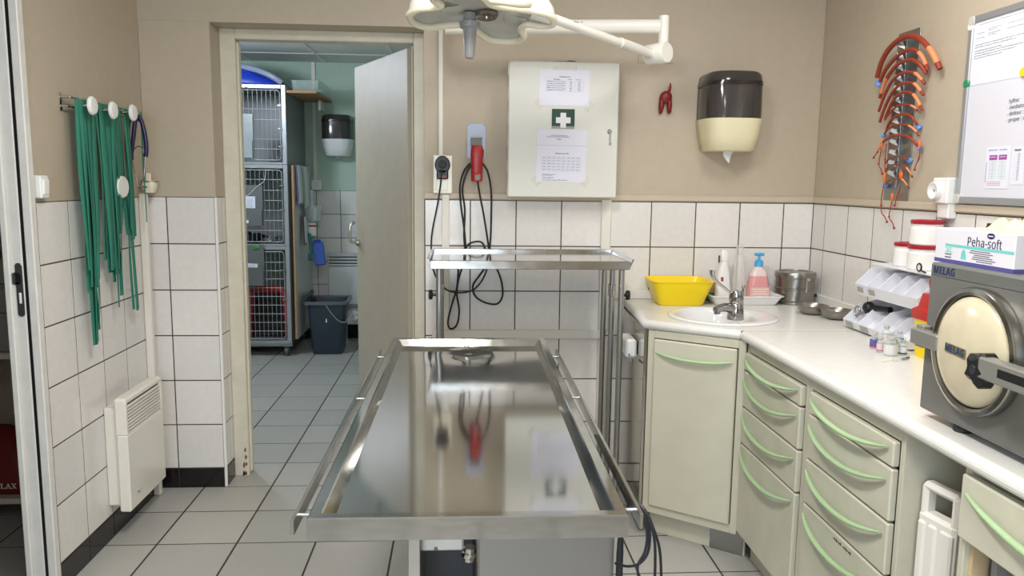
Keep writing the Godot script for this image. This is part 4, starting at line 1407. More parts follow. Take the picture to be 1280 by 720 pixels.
	for p in [[-0.027, -0.058], [-0.013, -0.058], [-0.012, -0.02], [-0.006, -0.008], [0.005, -0.008], [0.010, -0.02], [0.011, -0.058], [0.025, -0.058], [0.027, -0.02], [0.025, 0.015], [0.014, 0.03], [-0.005, 0.032], [-0.02, 0.022], [-0.027, 0.0]]:
		body.append(Vector2(p[0], p[1]))
	part(hk, "haunches", join([[prism(smooth(body, 3, true), 0.02, 0.003), Transform3D.IDENTITY], [ball(0.028, 0.98, 0.95, 0.5, 14), moved(0, 0.008, 0.018)], [ball(0.013, 0.9, 2.6, 0.9, 12), moved(-0.018, -0.024, 0.016)], [ball(0.013, 0.9, 2.6, 0.9, 12), moved(0.017, -0.024, 0.016)], [ball(0.0085, 1, 0.8, 1.6, 10), moved(-0.02, -0.054, 0.018)], [ball(0.0085, 1, 0.8, 1.6, 10), moved(0.018, -0.054, 0.018)]]), M("dark_red", Color.WHITE))
	part(hk, "tail", tube(smooth([Vector3(0.008, 0.02, 0.018), Vector3(0.013, 0.038, 0.024), Vector3(0.016, 0.056, 0.024), Vector3(0.0155, 0.07, 0.02)], 4), [0.008, 0.008, 0.0075, 0.007, 0.0068, 0.0062, 0.0056, 0.005, 0.0045, 0.004, 0.003, 0.0022, 0.0012], 10), M("dark_red", Color.WHITE))
	# ---- paper towel dispenser
	dispenser("towel_dispenser", "large paper towel dispenser with smoked upper half on the tan wall", Vector3(1.163, 1.525, wz + 0.0005), 1.0, M("ivory_old", rgb(234, 226, 190), 0.3), false)
	# pencil outline on the wall
	var q0 := at_z(798, 66, wz)
	var q1 := at_z(842, 80, wz)
	var pen := thing("pencil_outline", "thin pencil outline drawn on the tan wall below the lamp elbow", "drawing", Vector3(q0.x, q1.y, wz))
	part(pen, "line", join([bx(Vector3(0, 0, 0), Vector3(q1.x - q0.x, 0.0015, 0.0003), 0.00005), bx(Vector3(0, 0, 0), Vector3(0.0015, q0.y - q1.y, 0.0003), 0.00005)]), M("pencil", rgb(120, 105, 90), 0.8))

func dispenser(called: String, label: String, at: Vector3, s: float, lower: Material, far: bool) -> void:
	var t := thing(called, label, "dispenser", at)
	# D-shaped outline: flat at the wall, round to the front
	var sec := func(w: float, d: float, y: float) -> Array:
		var rg := []
		rg.append(Vector3(-w, y, 0))
		for k in 17:
			var a := PI - PI * k / 16.0
			var e := 0.62
			rg.append(Vector3(cos(a) * w * (absf(cos(a)) ** (e - 1.0) if absf(cos(a)) > 0.001 else 0.0), y, 0.06 * s + (d - 0.06 * s) * pow(maxf(sin(a), 0.0), e)))
		rg.append(Vector3(w, y, 0))
		# -> counter-clockwise seen from above: left to right along the front
		return rg
	part(t, "lower_shell", loft([sec.call(0.094 * s, 0.16 * s, 0.0), sec.call(0.102 * s, 0.17 * s, 0.006 * s), sec.call(0.116 * s, 0.19 * s, 0.06 * s), sec.call(0.127 * s, 0.205 * s, 0.125 * s), sec.call(0.128 * s, 0.206 * s, 0.135 * s)]), lower)
	part(t, "smoked_cover", loft([sec.call(0.1235 * s, 0.2 * s, 0.135 * s), sec.call(0.1235 * s, 0.2 * s, 0.15 * s), sec.call(0.122 * s, 0.198 * s, 0.29 * s), sec.call(0.117 * s, 0.192 * s, 0.318 * s), sec.call(0.105 * s, 0.178 * s, 0.330 * s)]), M("smoke_plastic", Color.WHITE))
	part(t, "cover_band", loft([sec.call(0.1242 * s, 0.2012 * s, 0.275 * s), sec.call(0.1232 * s, 0.2002 * s, 0.29 * s)], false, false), M("smoke_band", rgb(38, 35, 36), 0.14))
	part(t, "paper_roll", cyl(0.088 * s, 0.15 * s, 28), M("roll", rgb(150, 146, 142), 0.8), Vector3(0, 0.137 * s, 0.1 * s))
	if not far:
		var st := mb()
		st.set_smooth_group(-1)
		var pts := [Vector2(-0.028, 0.0), Vector2(0.028, 0.0), Vector2(0.012, -0.02), Vector2(0.004, -0.055), Vector2(-0.012, -0.04), Vector2(-0.026, -0.022)]
		part(t, "towel", prism(pts.map(func(p): return Vector2(p.x, p.y)) if false else [pts[0], pts[5], pts[4], pts[3], pts[2], pts[1]], 0.004, 0.0), M("paper", Color.WHITE), Vector3(-0.01, 0.004, 0.11), Vector3(0, 0.3, 0))
	else:
		part(t, "towel", ball(0.012), M("paper", Color.WHITE), Vector3(0, -0.008, 0.1 * s))

# ---------------------------------------------------------------- things on the worktop
func tub_mesh(bw: float, bd: float, tw: float, td: float, h: float, r: float, wall := 0.003, lip := 0.004) -> ArrayMesh:
	var rg := []
	var g := []
	var o := func(w: float, d: float, y: float, rr: float) -> Array: return ring3(rrect(w, d, rr, 4), y)
	rg.append(o.call(bw - 0.01, bd - 0.01, 0.0, r)); g.append(0)
	rg.append(o.call(bw, bd, 0.004, r)); g.append(0)
	rg.append(o.call(tw, td, h - 0.004, r * 1.3)); g.append(1)
	rg.append(o.call(tw + lip * 2, td + lip * 2, h - 0.003, r * 1.3)); g.append(2)
	rg.append(o.call(tw + lip * 2, td + lip * 2, h, r * 1.3)); g.append(3)
	rg.append(o.call(tw - wall * 2, td - wall * 2, h, r * 1.3)); g.append(4)
	rg.append(o.call(bw - wall * 2, bd - wall * 2, 0.006, r)); g.append(5)
	return loft(rg, true, true, g)
func make_counter_things() -> void:
	var y := WT
	# yellow tub
	var yt := thing("washing_up_bowl", "bright yellow rectangular plastic tub beside the basin", "tub", Vector3(0.95, y + 0.0005, -3.335), 0.0)
	part(yt, "tub", tub_mesh(0.195, 0.15, 0.265, 0.21, 0.107, 0.03), M("yellow", Color.WHITE))
	# white tray and its bottles
	var tr := thing("tray", "shallow white plastic tray holding the bottles behind the tap", "tray", Vector3(1.238, y + 0.0005, -3.345), 0.0)
	part(tr, "dish", tub_mesh(0.27, 0.14, 0.31, 0.18, 0.042, 0.02, 0.003, 0.006), M("white_gloss", Color.WHITE))
	var ty := y + 0.008
	# spray bottle
	var sp := thing("spray_bottle", "white plastic spray bottle with black trigger in the tray", "bottle", Vector3(1.153, ty, -3.35), 0.2)
	part(sp, "bottle", loft([ring3(rrect(0.064, 0.042, 0.016), 0.0), ring3(rrect(0.07, 0.046, 0.018), 0.006), ring3(rrect(0.068, 0.045, 0.018), 0.05), ring3(rrect(0.05, 0.036, 0.015), 0.13), ring3(rrect(0.032, 0.03, 0.012), 0.165), ring3(rrect(0.028, 0.028, 0.012), 0.178)], true, true), M("white", Color.WHITE))
	part(sp, "spray_head", loft([ring3(rrect(0.034, 0.03, 0.01), 0.179), ring3(rrect(0.036, 0.03, 0.011), 0.2), ring3(rrect(0.036, 0.024, 0.011), 0.214, 1.0), ring3(rrect(0.022, 0.016, 0.007), 0.226)], true, true), M("white", Color.WHITE))
	part(sp, "trigger", box(0.004, 0.032, 0.008, 0.001), M("black", Color.WHITE), Vector3(-0.024, 0.186, 0.0))
	part(sp, "label", box(0.012, 0.018, 0.001, 0.0002), M("spray_label", rgb(160, 70, 60), 0.5), Vector3(-0.016, 0.1, 0.0205), Vector3(-0.12, 0, 0))
	# translucent bottle
	var cb := thing("wash_bottle", "slim frosted clear bottle standing between the spray and soap bottles", "bottle", Vector3(1.232, ty, -3.375))
	var fr := M("frosted", Color(0.93, 0.92, 0.9, 0.32), 0.3)
	fr.transparency = BaseMaterial3D.TRANSPARENCY_ALPHA
	part(cb, "bottle", lathe([Vector2(0, 0), Vector2(0.029, 0), Vector2(0.031, 0.004), Vector2(0.031, 0.09), Vector2(0.026, 0.13), Vector2(0.024, 0.18), Vector2(0.022, 0.2), Vector2(0.014, 0.205), Vector2(0.014, 0.222), Vector2(0.0, 0.224)], 24), fr)
	part(cb, "cap", lathe([Vector2(0.0, 0.222), Vector2(0.018, 0.222), Vector2(0.017, 0.236), Vector2(0.008, 0.246), Vector2(0, 0.248)], 20), fr)
	# pink soap
	var pk := thing("soap_dispenser", "pink hand wash bottle with a blue pump in the tray", "bottle", Vector3(1.316, ty, -3.365), 0.0)
	var pinkm := M("pink", rgb(226, 158, 158), 0.18)
	part(pk, "liquid", loft([ring3(rrect(0.092, 0.05, 0.018), 0.0), ring3(rrect(0.098, 0.055, 0.02), 0.006), ring3(rrect(0.092, 0.054, 0.02), 0.07), ring3(rrect(0.076, 0.05, 0.02), 0.112)], true, true), pinkm)
	part(pk, "bottle_top", loft([ring3(rrect(0.076, 0.05, 0.02), 0.112), ring3(rrect(0.062, 0.046, 0.02), 0.135), ring3(rrect(0.036, 0.034, 0.016), 0.150), ring3(rrect(0.034, 0.034, 0.016), 0.153)], false, true), M("pink_clear", rgb(232, 212, 208), 0.18))
	part(pk, "label", box(0.085, 0.045, 0.001, 0.0002), M("soap_label", rgb(226, 182, 172), 0.5), Vector3(0, 0.04, 0.0275))
	for k in 4:
		part(pk, "label_line", box(0.07 - 0.012 * (k % 2), 0.003, 0.0004, 0.0001), M("white", Color.WHITE), Vector3(0.0, 0.055 - k * 0.011, 0.0282))
	var bl := M("pump_blue", rgb(70, 170, 222), 0.3)
	part(pk, "pump", join([[lathe([Vector2(0, 0.153), Vector2(0.019, 0.153), Vector2(0.018, 0.175), Vector2(0.012, 0.182), Vector2(0.006, 0.184), Vector2(0.006, 0.2), Vector2(0, 0.2)], 18), Transform3D.IDENTITY], [box(0.044, 0.013, 0.014, 0.004), moved(0.0, 0.206, 0)]]), bl)
	# sponge
	var sg := thing("sponge", "small brown and green scouring sponge behind the yellow tub", "sponge", Vector3(1.108, ty, -3.375), 0.3)
	part(sg, "foam", box(0.055, 0.05, 0.02, 0.005), M("foam", rgb(168, 130, 84), 0.9), Vector3(0, 0.055, 0), Vector3(0, 0, 0.1))
	part(sg, "scourer", box(0.056, 0.04, 0.024, 0.004), M("scourer", rgb(24, 100, 74), 0.95), Vector3(0.004, 0.018, 0.0))
	# steriliser drum
	var dc := thing("sterilising_drum", "round stainless steel sterilising drum with hinged lid in the worktop corner", "drum", Vector3(1.483, y + 0.0005, -3.362))
	part(dc, "body", lathe([Vector2(0, 0), Vector2(0.085, 0), Vector2(0.0875, 0.003), Vector2(0.0875, 0.012), Vector2(0.083, 0.016), Vector2(0.083, 0.062), Vector2(0.086, 0.064), Vector2(0.086, 0.07), Vector2(0.083, 0.072), Vector2(0.083, 0.118)], 36), M("drum_steel", rgb(150, 147, 141), 0.28, 1.0))
	part(dc, "lid", lathe([Vector2(0.083, 0.112), Vector2(0.087, 0.113), Vector2(0.0875, 0.117), Vector2(0.0875, 0.134), Vector2(0.0845, 0.139), Vector2(0.074, 0.141), Vector2(0.071, 0.136), Vector2(0.0, 0.137)], 36), M("drum_steel", rgb(150, 147, 141), 0.28, 1.0))
	part(dc, "latch", join([[box(0.018, 0.012, 0.008, 0.002), moved(0.022, 0.112, 0.083)], [box(0.006, 0.05, 0.005, 0.001), moved(0.016, 0.085, 0.084)], [box(0.01, 0.01, 0.006, 0.002), moved(0.014, 0.062, 0.086)]]), M("steel_bright", Color.WHITE))
	part(dc, "side_catch", box(0.014, 0.014, 0.014, 0.003), M("black", Color.WHITE), Vector3(0.09, 0.035, 0.012))
	# steel bowls
	var bowl := lathe([Vector2(0, 0), Vector2(0.03, 0), Vector2(0.045, 0.006), Vector2(0.058, 0.022), Vector2(0.061, 0.034), Vector2(0.064, 0.036), Vector2(0.061, 0.0372), Vector2(0.056, 0.024), Vector2(0.043, 0.009), Vector2(0, 0.003)], 32, 1, 1, 1.2)
	var b1 := at_y(1027, 391, y)
	single("steel_bowl", "small steel bowl tucked behind another bowl beside the sterilising drum", "bowl", bowl, M("drum_steel", Color.WHITE), Vector3(1.43, y + 0.0005, -3.06), Vector3.ZERO, "small steel bowls")
	single("steel_bowl", "small steel bowl in front, beside the white drawer organiser", "bowl", bowl, M("drum_steel", Color.WHITE), Vector3(1.475, y + 0.0005, -2.945), Vector3.ZERO, "small steel bowls")
	make_organiser()
	# jars
	var jar := func(at: Vector3, r: float, h: float, label: String) -> void:
		var j := thing("plastic_jar", label, "jar", at)
		part(j, "tub", lathe([Vector2(0, 0), Vector2(r - 0.003, 0), Vector2(r, 0.004), Vector2(r, h - 0.018), Vector2(r - 0.003, h - 0.014), Vector2(r - 0.003, h)], 32), M("white_gloss", Color.WHITE))
		part(j, "lid", lathe([Vector2(r - 0.004, h - 0.004), Vector2(r, h - 0.004), Vector2(r + 0.001, h + 0.006), Vector2(r - 0.002, h + 0.0085), Vector2(r - 0.012, h + 0.0085), Vector2(r - 0.014, h + 0.006), Vector2(0, h + 0.006)], 32), M("lid_red", Color.WHITE))
	jar.call(Vector3(1.535, 1.1125, -2.495), 0.051, 0.073, "white plastic jar with red lid at the bottom of the pair on the organiser")
	jar.call(Vector3(1.538, 1.195, -2.495), 0.051, 0.073, "white plastic jar with red lid stacked on top of another jar")
	jar.call(Vector3(1.545, 1.1125, -2.605), 0.047, 0.073, "white plastic jar with red lid standing alone beside the stacked pair")
	# little lens
	var ln := thing("round_lens", "small round glass lens with black frame and handle on the organiser top", "magnifier", at_x(1149, 335, 1.475), -PI / 2)
	ln.position.y = 1.1125 + 0.0153
	part(ln, "frame", tube(ring2(20, 0.012, 0.012).map(func(p): return Vector3(p.x, p.y, 0)), 0.0028, 8, 1.0, true), M("black", Color.WHITE))
	part(ln, "glass", prism(ring2(20, 0.0112, 0.0112), 0.002), M("lens_white", rgb(226, 226, 226), 0.1), Vector3(0, 0, -0.001))
	part(ln, "handle", bar(Vector3(0.008, -0.009, 0), Vector3(0.036, -0.0125, 0), 0.0026), M("black", Color.WHITE))
	# sharps box
	var sh := thing("sharps_container", "red and yellow sharps container behind the autoclave", "container", Vector3(1.445, y + 0.0005, -2.265), -PI / 2)
	part(sh, "box", loft([ring3(rrect(0.08, 0.075, 0.012), 0.0), ring3(rrect(0.095, 0.085, 0.012), 0.125)], true, true), M("yellow", Color.WHITE))
	part(sh, "lid", loft([ring3(rrect(0.108, 0.098, 0.012), 0.118), ring3(rrect(0.108, 0.098, 0.012), 0.145), ring3(rrect(0.085, 0.075, 0.014), 0.155), ring3(rrect(0.075, 0.06, 0.014), 0.195)], true, true, [0, 1, 2]), M("red", Color.WHITE))
	part(sh, "flap", join([[prism(rrect(0.07, 0.06, 0.025, 6), 0.02, 0.005), turned(Vector3(0.0, 0.225, -0.01), Vector3(0.1, 0, 0))]]), M("red", Color.WHITE))
	# vials
	var vial := func(px: float, py: float, r: float, h: float, label: String, lab: Color, lab2: Color, cap: Color) -> void:
		var t := thing("glass_vial", label, "vial", at_y(px, py, y) + Vector3(0, 0.0004, 0), -0.5, "medicine vials")
		var gl := clear("vial_glass", Color(0.92, 0.95, 0.95, 0.28), 0.03)
		part(t, "glass", lathe([Vector2(0, 0), Vector2(r - 0.001, 0), Vector2(r, 0.001), Vector2(r, h * 0.66), Vector2(r * 0.9, h * 0.74), Vector2(r * 0.5, h * 0.8), Vector2(r * 0.5, h * 0.86)], 20), gl)
		part(t, "stopper", lathe([Vector2(0, h * 0.85), Vector2(r * 0.68, h * 0.85), Vector2(r * 0.7, h * 0.88), Vector2(r * 0.7, h * 0.98), Vector2(r * 0.6, h), Vector2(0, h)], 18), M("cap%s" % cap.to_html(), cap, 0.3, 0.3))
		part(t, "label", lathe([Vector2(r + 0.0004, h * 0.2), Vector2(r + 0.0004, h * 0.58)], 20), M("lab%s" % lab.to_html(), lab, 0.5))
		part(t, "label_band", lathe([Vector2(r + 0.0006, h * 0.1), Vector2(r + 0.0006, h * 0.2)], 20), M("lab%s" % lab2.to_html(), lab2, 0.5))
	var silver := Color(0.78, 0.78, 0.78)
	vial.call(1092, 436, 0.0125, 0.054, "glass vial with violet label and red band", Color(0.36, 0.34, 0.62), Color(0.72, 0.25, 0.38), silver)
	vial.call(1100, 440.5, 0.0115, 0.05, "slim glass vial with pale pink label", Color(0.86, 0.78, 0.8), Color(0.7, 0.5, 0.55), silver)
	vial.call(1107, 432, 0.013, 0.066, "tall clear glass vial behind the wide vial", Color(0.88, 0.88, 0.86), Color(0.85, 0.85, 0.82), silver)
	vial.call(1112.5, 444.5, 0.0195, 0.062, "wide clear glass vial with a plain white label", Color(0.86, 0.87, 0.86), Color(0.85, 0.86, 0.86), silver)
	vial.call(1128, 444, 0.0125, 0.047, "short glass vial with dark blue and white label", Color(0.84, 0.87, 0.92), Color(0.2, 0.26, 0.4), Color(0.7, 0.72, 0.76))
	vial.call(1124, 434, 0.0115, 0.052, "glass vial with dull green label at the back of the group", Color(0.4, 0.5, 0.4), Color(0.75, 0.75, 0.7), silver)
	# syringe
	var s0 := at_y(1114, 453, y)
	var s1 := at_y(1136, 449, y)
	var sy := thing("syringe", "thin clear syringe lying in front of the glass vials", "syringe", Vector3(s0.x, y + 0.0055, s0.z))
	var dv := Vector3(s1.x - s0.x, 0, s1.z - s0.z)
	part(sy, "barrel", bar(dv * 0.15, dv * 0.75, 0.005), clear("vial_glass", Color.WHITE))
	part(sy, "plunger", bar(dv * 0.6, dv, 0.0034), M("syringe_blue", rgb(60, 70, 96), 0.4))
	part(sy, "needle", bar(-dv * 0.5, dv * 0.15, 0.0008, 6), M("steel_bright", Color.WHITE))
	make_autoclave()

func make_organiser() -> void:
	var wm := M("organiser", rgb(232, 233, 240), 0.3)
	var t := thing("drawer_organiser", "white two tier plastic bin organiser standing against the right wall", "organiser", Vector3(1.52, WT + 0.0005, -2.565))
	var o := t.position
	var z0 := -2.775
	var z1 := -2.355
	# (x, y) outlines of the side cheeks
	var ch := func(poly: Array, za: float, th: float) -> Array:
		return [prism(poly, th, 0.0004), moved(-o.x, -o.y, za - o.z)]
	var back := 1.576
	part(t, "back_panel", join([[box(0.006, 0.243, z1 - z0, 0.001), moved(back - o.x, 0.1215, (z0 + z1) * 0.5 - o.z)]]), wm)
	part_bx(t, "top_shelf", Vector3(1.478, 1.106, z0 + 0.06) - o, Vector3(back, 1.112, z1) - o, wm, 0.001)
	part_bx(t, "foot_panel", Vector3(1.46, WT + 0.0005, z0) - o, Vector3(back, WT + 0.006, z1) - o, wm, 0.001)
	var tiers := [
		["lower_tier", [Vector2(1.425, 0.872), Vector2(back, 0.872), Vector2(back, 0.978), Vector2(1.475, 0.955), Vector2(1.415, 0.898)], z0, 4],
		["upper_tier", [Vector2(1.448, 0.995), Vector2(back, 0.985), Vector2(back, 1.092), Vector2(1.492, 1.09), Vector2(1.436, 1.034)], z0 + 0.03, 5]]
	for e in tiers:
		var poly: Array = e[1]
		var za: float = e[2]
		var n: int = e[3]
		var dz: float = (z1 - za) / n
		var fl := part(t, e[0], join([
			[prism([poly[0], poly[1], poly[1] + Vector2(0, 0.004), poly[0] + Vector2(0, 0.004)], z1 - za, 0.0003), moved(-o.x, -o.y, za - o.z)],
			[prism([poly[0], poly[0] + Vector2(0.004, 0.0), poly[4] + Vector2(0.004, -0.001), poly[4]], z1 - za, 0.0003), moved(-o.x, -o.y, za - o.z)]]), wm)
		for k in n + 1:
			part(fl, "divider", ch.call(poly, 0, 0.0025)[0], wm, Vector3(-o.x, -o.y, za + dz * k - 0.00125 - o.z))
		for k in n:
			# sloping bin front panel inside each bin
			part(fl, "bin_slope", prism([poly[0] + Vector2(0.012, 0.004), poly[0] + Vector2(0.015, 0.004), poly[3] + Vector2(0.05, -0.012), poly[3] + Vector2(0.046, -0.012)], dz - 0.004, 0.0003), wm, Vector3(-o.x, -o.y, za + dz * k + 0.002 - o.z))
			if k < 2:
				part(fl, "card_label", box(0.0012, 0.02, dz * 0.5, 0.0002), M("card_grey", rgb(170, 170, 160), 0.6), Vector3((poly[0].x + poly[4].x) * 0.5 - 0.002 - o.x, (poly[0].y + poly[4].y) * 0.5 - o.y, za + dz * (k + 0.4) - o.z), Vector3(0, 0, 0.3))
	# instruments in the lowest end bin
	var ot := thing("otoscope_head", "black rounded instrument head lying in the lower organiser bin", "instrument", Vector3(1.47, 0.952, -2.70))
	part(ot, "head", ball(0.022, 1.0, 0.95, 1.0), M("black", Color.WHITE))
	part(ot, "neck", tube([Vector3(0, 0, 0.01), Vector3(0.02, 0.002, 0.05), Vector3(0.03, 0.004, 0.09)], [0.013, 0.01, 0.012], 10), M("black", Color.WHITE))
	var cl := thing("steel_clamp", "shiny steel clamp in the lower organiser bin beside the black instrument", "clamp", Vector3(1.452, 0.93, -2.745))
	part(cl, "loop", tube(ring2(14, 0.014, 0.018).map(func(p): return Vector3(0.2 * p.x, p.y, p.x)), 0.0035, 8, 1.0, true), M("chrome", Color.WHITE))
	part(cl, "shaft", tube([Vector3(0, -0.01, 0.008), Vector3(0.01, 0.004, 0.04)], 0.006, 8), M("chrome", Color.WHITE))

func make_autoclave() -> void:
	var x0 := 1.05
	var z0 := -1.682
	var z1 := -1.14
	var yb := 0.884
	var yt := 1.219
	var zc := (z0 + z1) * 0.5
	var t := thing("autoclave", "grey bench autoclave with round cream door and black star knob", "autoclave", Vector3(x0, WT + 0.0005, zc), -PI / 2)
	# local: x -> +z (towards camera), y up, z -> -x (out of the face)
	var W := z1 - z0
	var H := yt - yb
	var lb := yb - WT
	if not texs.has("ribs"):
		var im := Image.create(8, 64, false, Image.FORMAT_RGB8)
		for yy in 64:
			for xx in 8:
				var v := 0.8 if (yy % 16) < 6 else 1.0
				im.set_pixel(xx, yy, Color(v, v, v))
		texs["ribs"] = ImageTexture.create_from_image(im)
	var fm := M("autoclave_face", rgb(142, 141, 136), 0.4, 0.45)
	fm.albedo_texture = texs["ribs"]
	fm.heightmap_enabled = false
	part(t, "case", box(W, H, 0.49, 0.004), M("autoclave", Color.WHITE), Vector3(0, lb + H * 0.5, -0.247))
	# ribbed face sheet with repeating uv
	var st := mb()
	st.set_smooth_group(-1)
	var fw := W - 0.012
	var fh := H - 0.036
	var vs := [Vector3(-fw / 2, -fh / 2, 0), Vector3(fw / 2, -fh / 2, 0), Vector3(fw / 2, fh / 2, 0), Vector3(-fw / 2, fh / 2, 0)]
	var uv := [Vector2(0, 24), Vector2(1, 24), Vector2(1, 0), Vector2(0, 0)]
	for k in [0, 2, 1, 0, 3, 2]:
		st.set_uv(uv[k])
		st.add_vertex(vs[k])
	part(t, "ribbed_face", join([done(st)]), fm, Vector3(0, lb + fh * 0.5 + 0.008, -0.0008))
	part_bx(t, "name_strip", Vector3(-fw / 2, lb + H - 0.027, -0.002), Vector3(fw / 2, lb + H - 0.004, -0.0006), M("autoclave", Color.WHITE), 0.0003)
	part(t, "name", text_mesh("MELAG", 0.0165, 0.0006, true), M("name_blue", rgb(34, 52, 92), 0.4), Vector3(-W / 2 + 0.052, lb + H - 0.015, 0.0), Vector3.ZERO, "dark blue name lettering")
	# door
	var dy := 1.055 - WT
	var dx := -1.492 - zc
	part(t, "door_ring", join([[lathe([Vector2(0.124, 0.0), Vector2(0.131, 0.001), Vector2(0.132, 0.014), Vector2(0.129, 0.021), Vector2(0.121, 0.024), Vector2(0.115, 0.02), Vector2(0.113, 0.008)], 56), turned(Vector3.ZERO, Vector3(PI / 2, 0, 0))]]), M("door_steel", rgb(150, 148, 142), 0.22, 1.0), Vector3(dx, dy, 0))
	var pr := []
	for k in 15:
		var a := PI * 0.5 * k / 14.0
		pr.append(Vector2(0.1125 * cos(a) if k < 14 else 0.0, 0.014 + 0.028 * sin(a)))
	pr.insert(0, Vector2(0.108, 0.0))
	var door := part(t, "door", join([[lathe(pr, 56), turned(Vector3.ZERO, Vector3(PI / 2, 0, 0))]]), noisy(M("autoclave_door", rgb(214, 203, 174), 0.18), texs["mid"], 4.0), Vector3(dx, dy, 0))
	part(door, "badge", join([bx(Vector3(-0.034, -0.0095, 0), Vector3(0.034, 0.0095, 0.002), 0.0006)]), M("badge", rgb(150, 142, 104), 0.35, 0.6), Vector3(-0.013, 0.001, 0.0418), Vector3(0.0, -0.04, -0.02))
	part(door, "badge_name", text_mesh("MELAG", 0.0145, 0.0006, true), M("name_blue", Color.WHITE), Vector3(-0.013, 0.001, 0.0441), Vector3(0.0, -0.04, -0.02))
	var arm := M("autoclave_arm", rgb(138, 137, 130), 0.4, 0.3)
	# hinge on the far side, clamp arm and knob towards the camera
	part_bx(t, "hinge_arm", Vector3(-1.685 - zc, 1.035 - WT, 0.006), Vector3(-1.585 - zc, 1.070 - WT, 0.032), arm, 0.003)
	part_bx(t, "hinge_block", Vector3(-1.684 - zc, 1.028 - WT, 0.0), Vector3(-1.655 - zc, 1.078 - WT, 0.02), arm, 0.002)
	part_bx(t, "clamp_arm", Vector3(-1.36 - zc, 1.036 - WT, 0.066), Vector3(-1.18 - zc, 1.076 - WT, 0.094), arm, 0.003)
	part_bx(t, "clamp_block", Vector3(-1.21 - zc, 1.038 - WT, 0.0), Vector3(-1.18 - zc, 1.076 - WT, 0.074), arm, 0.003)
	part_bx(t, "clamp_slot", Vector3(-1.305 - zc, 1.050 - WT, 0.0935), Vector3(-1.225 - zc, 1.066 - WT, 0.0946), M("black", Color.WHITE), 0.0005)
	var star := []
	for k in 40:
		var a := TAU * k / 40.0
		star.append(Vector2(cos(a), sin(a)) * (0.0315 + 0.0048 * cos(5.0 * a + 0.5)))
	var kn := part(t, "star_knob", join([[prism(star, 0.042, 0.010), moved(0, 0, -0.016)], [cyl(0.014, 0.05, 18), turned(Vector3(0, 0, -0.044), Vector3(PI / 2, 0, 0))]]), M("black", Color.WHITE), Vector3(-1.372 - zc, 1.048 - WT, 0.068))
	part(kn, "cap", join([[cyl(0.009, 0.0012, 20), turned(Vector3(0, 0, 0.0258), Vector3(PI / 2, 0, 0))]]), M("knob_cap", rgb(46, 48, 54), 0.3))
	for sx in [-1.0, 1.0]:
		for sz in [-0.03, -0.42]:
			part(t, "foot", lathe([Vector2(0, 0), Vector2(0.019, 0), Vector2(0.021, 0.004), Vector2(0.015, 0.02), Vector2(0, 0.02)], 18), M("black_rubber", Color.WHITE), Vector3(sx * (W / 2 - 0.12), 0, sz))
	# ---- glove box on top
	var gx := 1.078
	var gz0 := -1.712
	var gz1 := -1.455
	var gh := 0.0755
	var gy := yt + 0.0006
	var g := thing("glove_box", "white and violet cardboard glove box lying on the autoclave", "box", Vector3(gx, gy, (gz0 + gz1) * 0.5), -PI / 2)
	var gw := gz1 - gz0
	part(g, "carton", box(gw, gh, 0.125, 0.0015), M("carton", rgb(224, 222, 228), 0.5), Vector3(0, gh * 0.5, -0.0625))
	var vio := M("carton_violet", rgb(82, 78, 142), 0.5)
	part_bx(g, "violet_band", Vector3(-gw / 2 - 0.0004, 0, -0.1254), Vector3(gw / 2 + 0.0004, 0.0085, 0.0004), vio, 0.0003)
	var teal := M("carton_teal", rgb(116, 200, 196), 0.5)
	part_bx(g, "teal_band", Vector3(-gw / 2 + 0.036, 0.0365, 0), Vector3(gw / 2 - 0.002, 0.0425, 0.0005), teal, 0.0001)
	part_bx(g, "size_patch", Vector3(-gw / 2 + 0.036, 0.0235, 0), Vector3(-gw / 2 + 0.062, 0.0345, 0.0005), teal, 0.0001)
	part(g, "size_text", text_mesh("M 7-8", 0.008, 0.0003, true), M("white", Color.WHITE), Vector3(-gw / 2 + 0.049, 0.029, 0.0006))
	part(g, "product_name", text_mesh("Peha-soft", 0.0185, 0.0004), M("carton_navy", rgb(36, 34, 84), 0.5), Vector3(0.036, 0.052, 0.0004), Vector3(0, 0, 0))
	part(g, "logo", prism(ring2(24, 0.0115, 0.0062), 0.0005), M("carton_navy", Color.WHITE), Vector3(0.0555, 0.068, 0.0))
	part(g, "logo_text", box(0.014, 0.002, 0.0002, 0.00005), M("white", Color.WHITE), Vector3(0.0555, 0.068, 0.0006))
	part(g, "hand_picture", prism([Vector2(0, 0), Vector2(0.02, 0), Vector2(0.014, 0.018), Vector2(0.008, 0.022), Vector2(0.002, 0.014)], 0.0005), teal, Vector3(-0.036, 0.013, 0))
	for k in 6:
		part(g, "text_line", box(0.062 + 0.014 * sin(k * 2.1), 0.0018, 0.0003, 0.00005), M("carton_ink", rgb(92, 90, 112), 0.6), Vector3(0.026 + 0.003 * k, 0.0335 - k * 0.0042, 0.0003))
	for k in 2:
		part(g, "text_line", box(0.022, 0.0026, 0.0003, 0.00005), M("carton_ink", Color.WHITE), Vector3(-gw / 2 + 0.049, 0.0195 - k * 0.0065, 0.0003))
	part_bx(g, "end_patch", Vector3(gw / 2, 0.03, -0.055), Vector3(gw / 2 + 0.0005, 0.046, -0.035), teal, 0.0001)
	for k in 2:
		part_bx(g, "end_line", Vector3(gw / 2, 0.014 + k * 0.009, -0.058), Vector3(gw / 2 + 0.0004, 0.018 + k * 0.009, -0.03), M("carton_ink", Color.WHITE), 0.0001)
	# latex gloves poking out of the box
	var gv := thing("latex_gloves", "crumpled cream latex gloves poking out of the glove box", "gloves", Vector3(gx + 0.055, gy + gh + 0.0005, -1.535))
	var n := FastNoiseLite.new()
	n.seed = 9
	n.frequency = 14.0
	var sm := mb()
	sm.set_smooth_group(0)
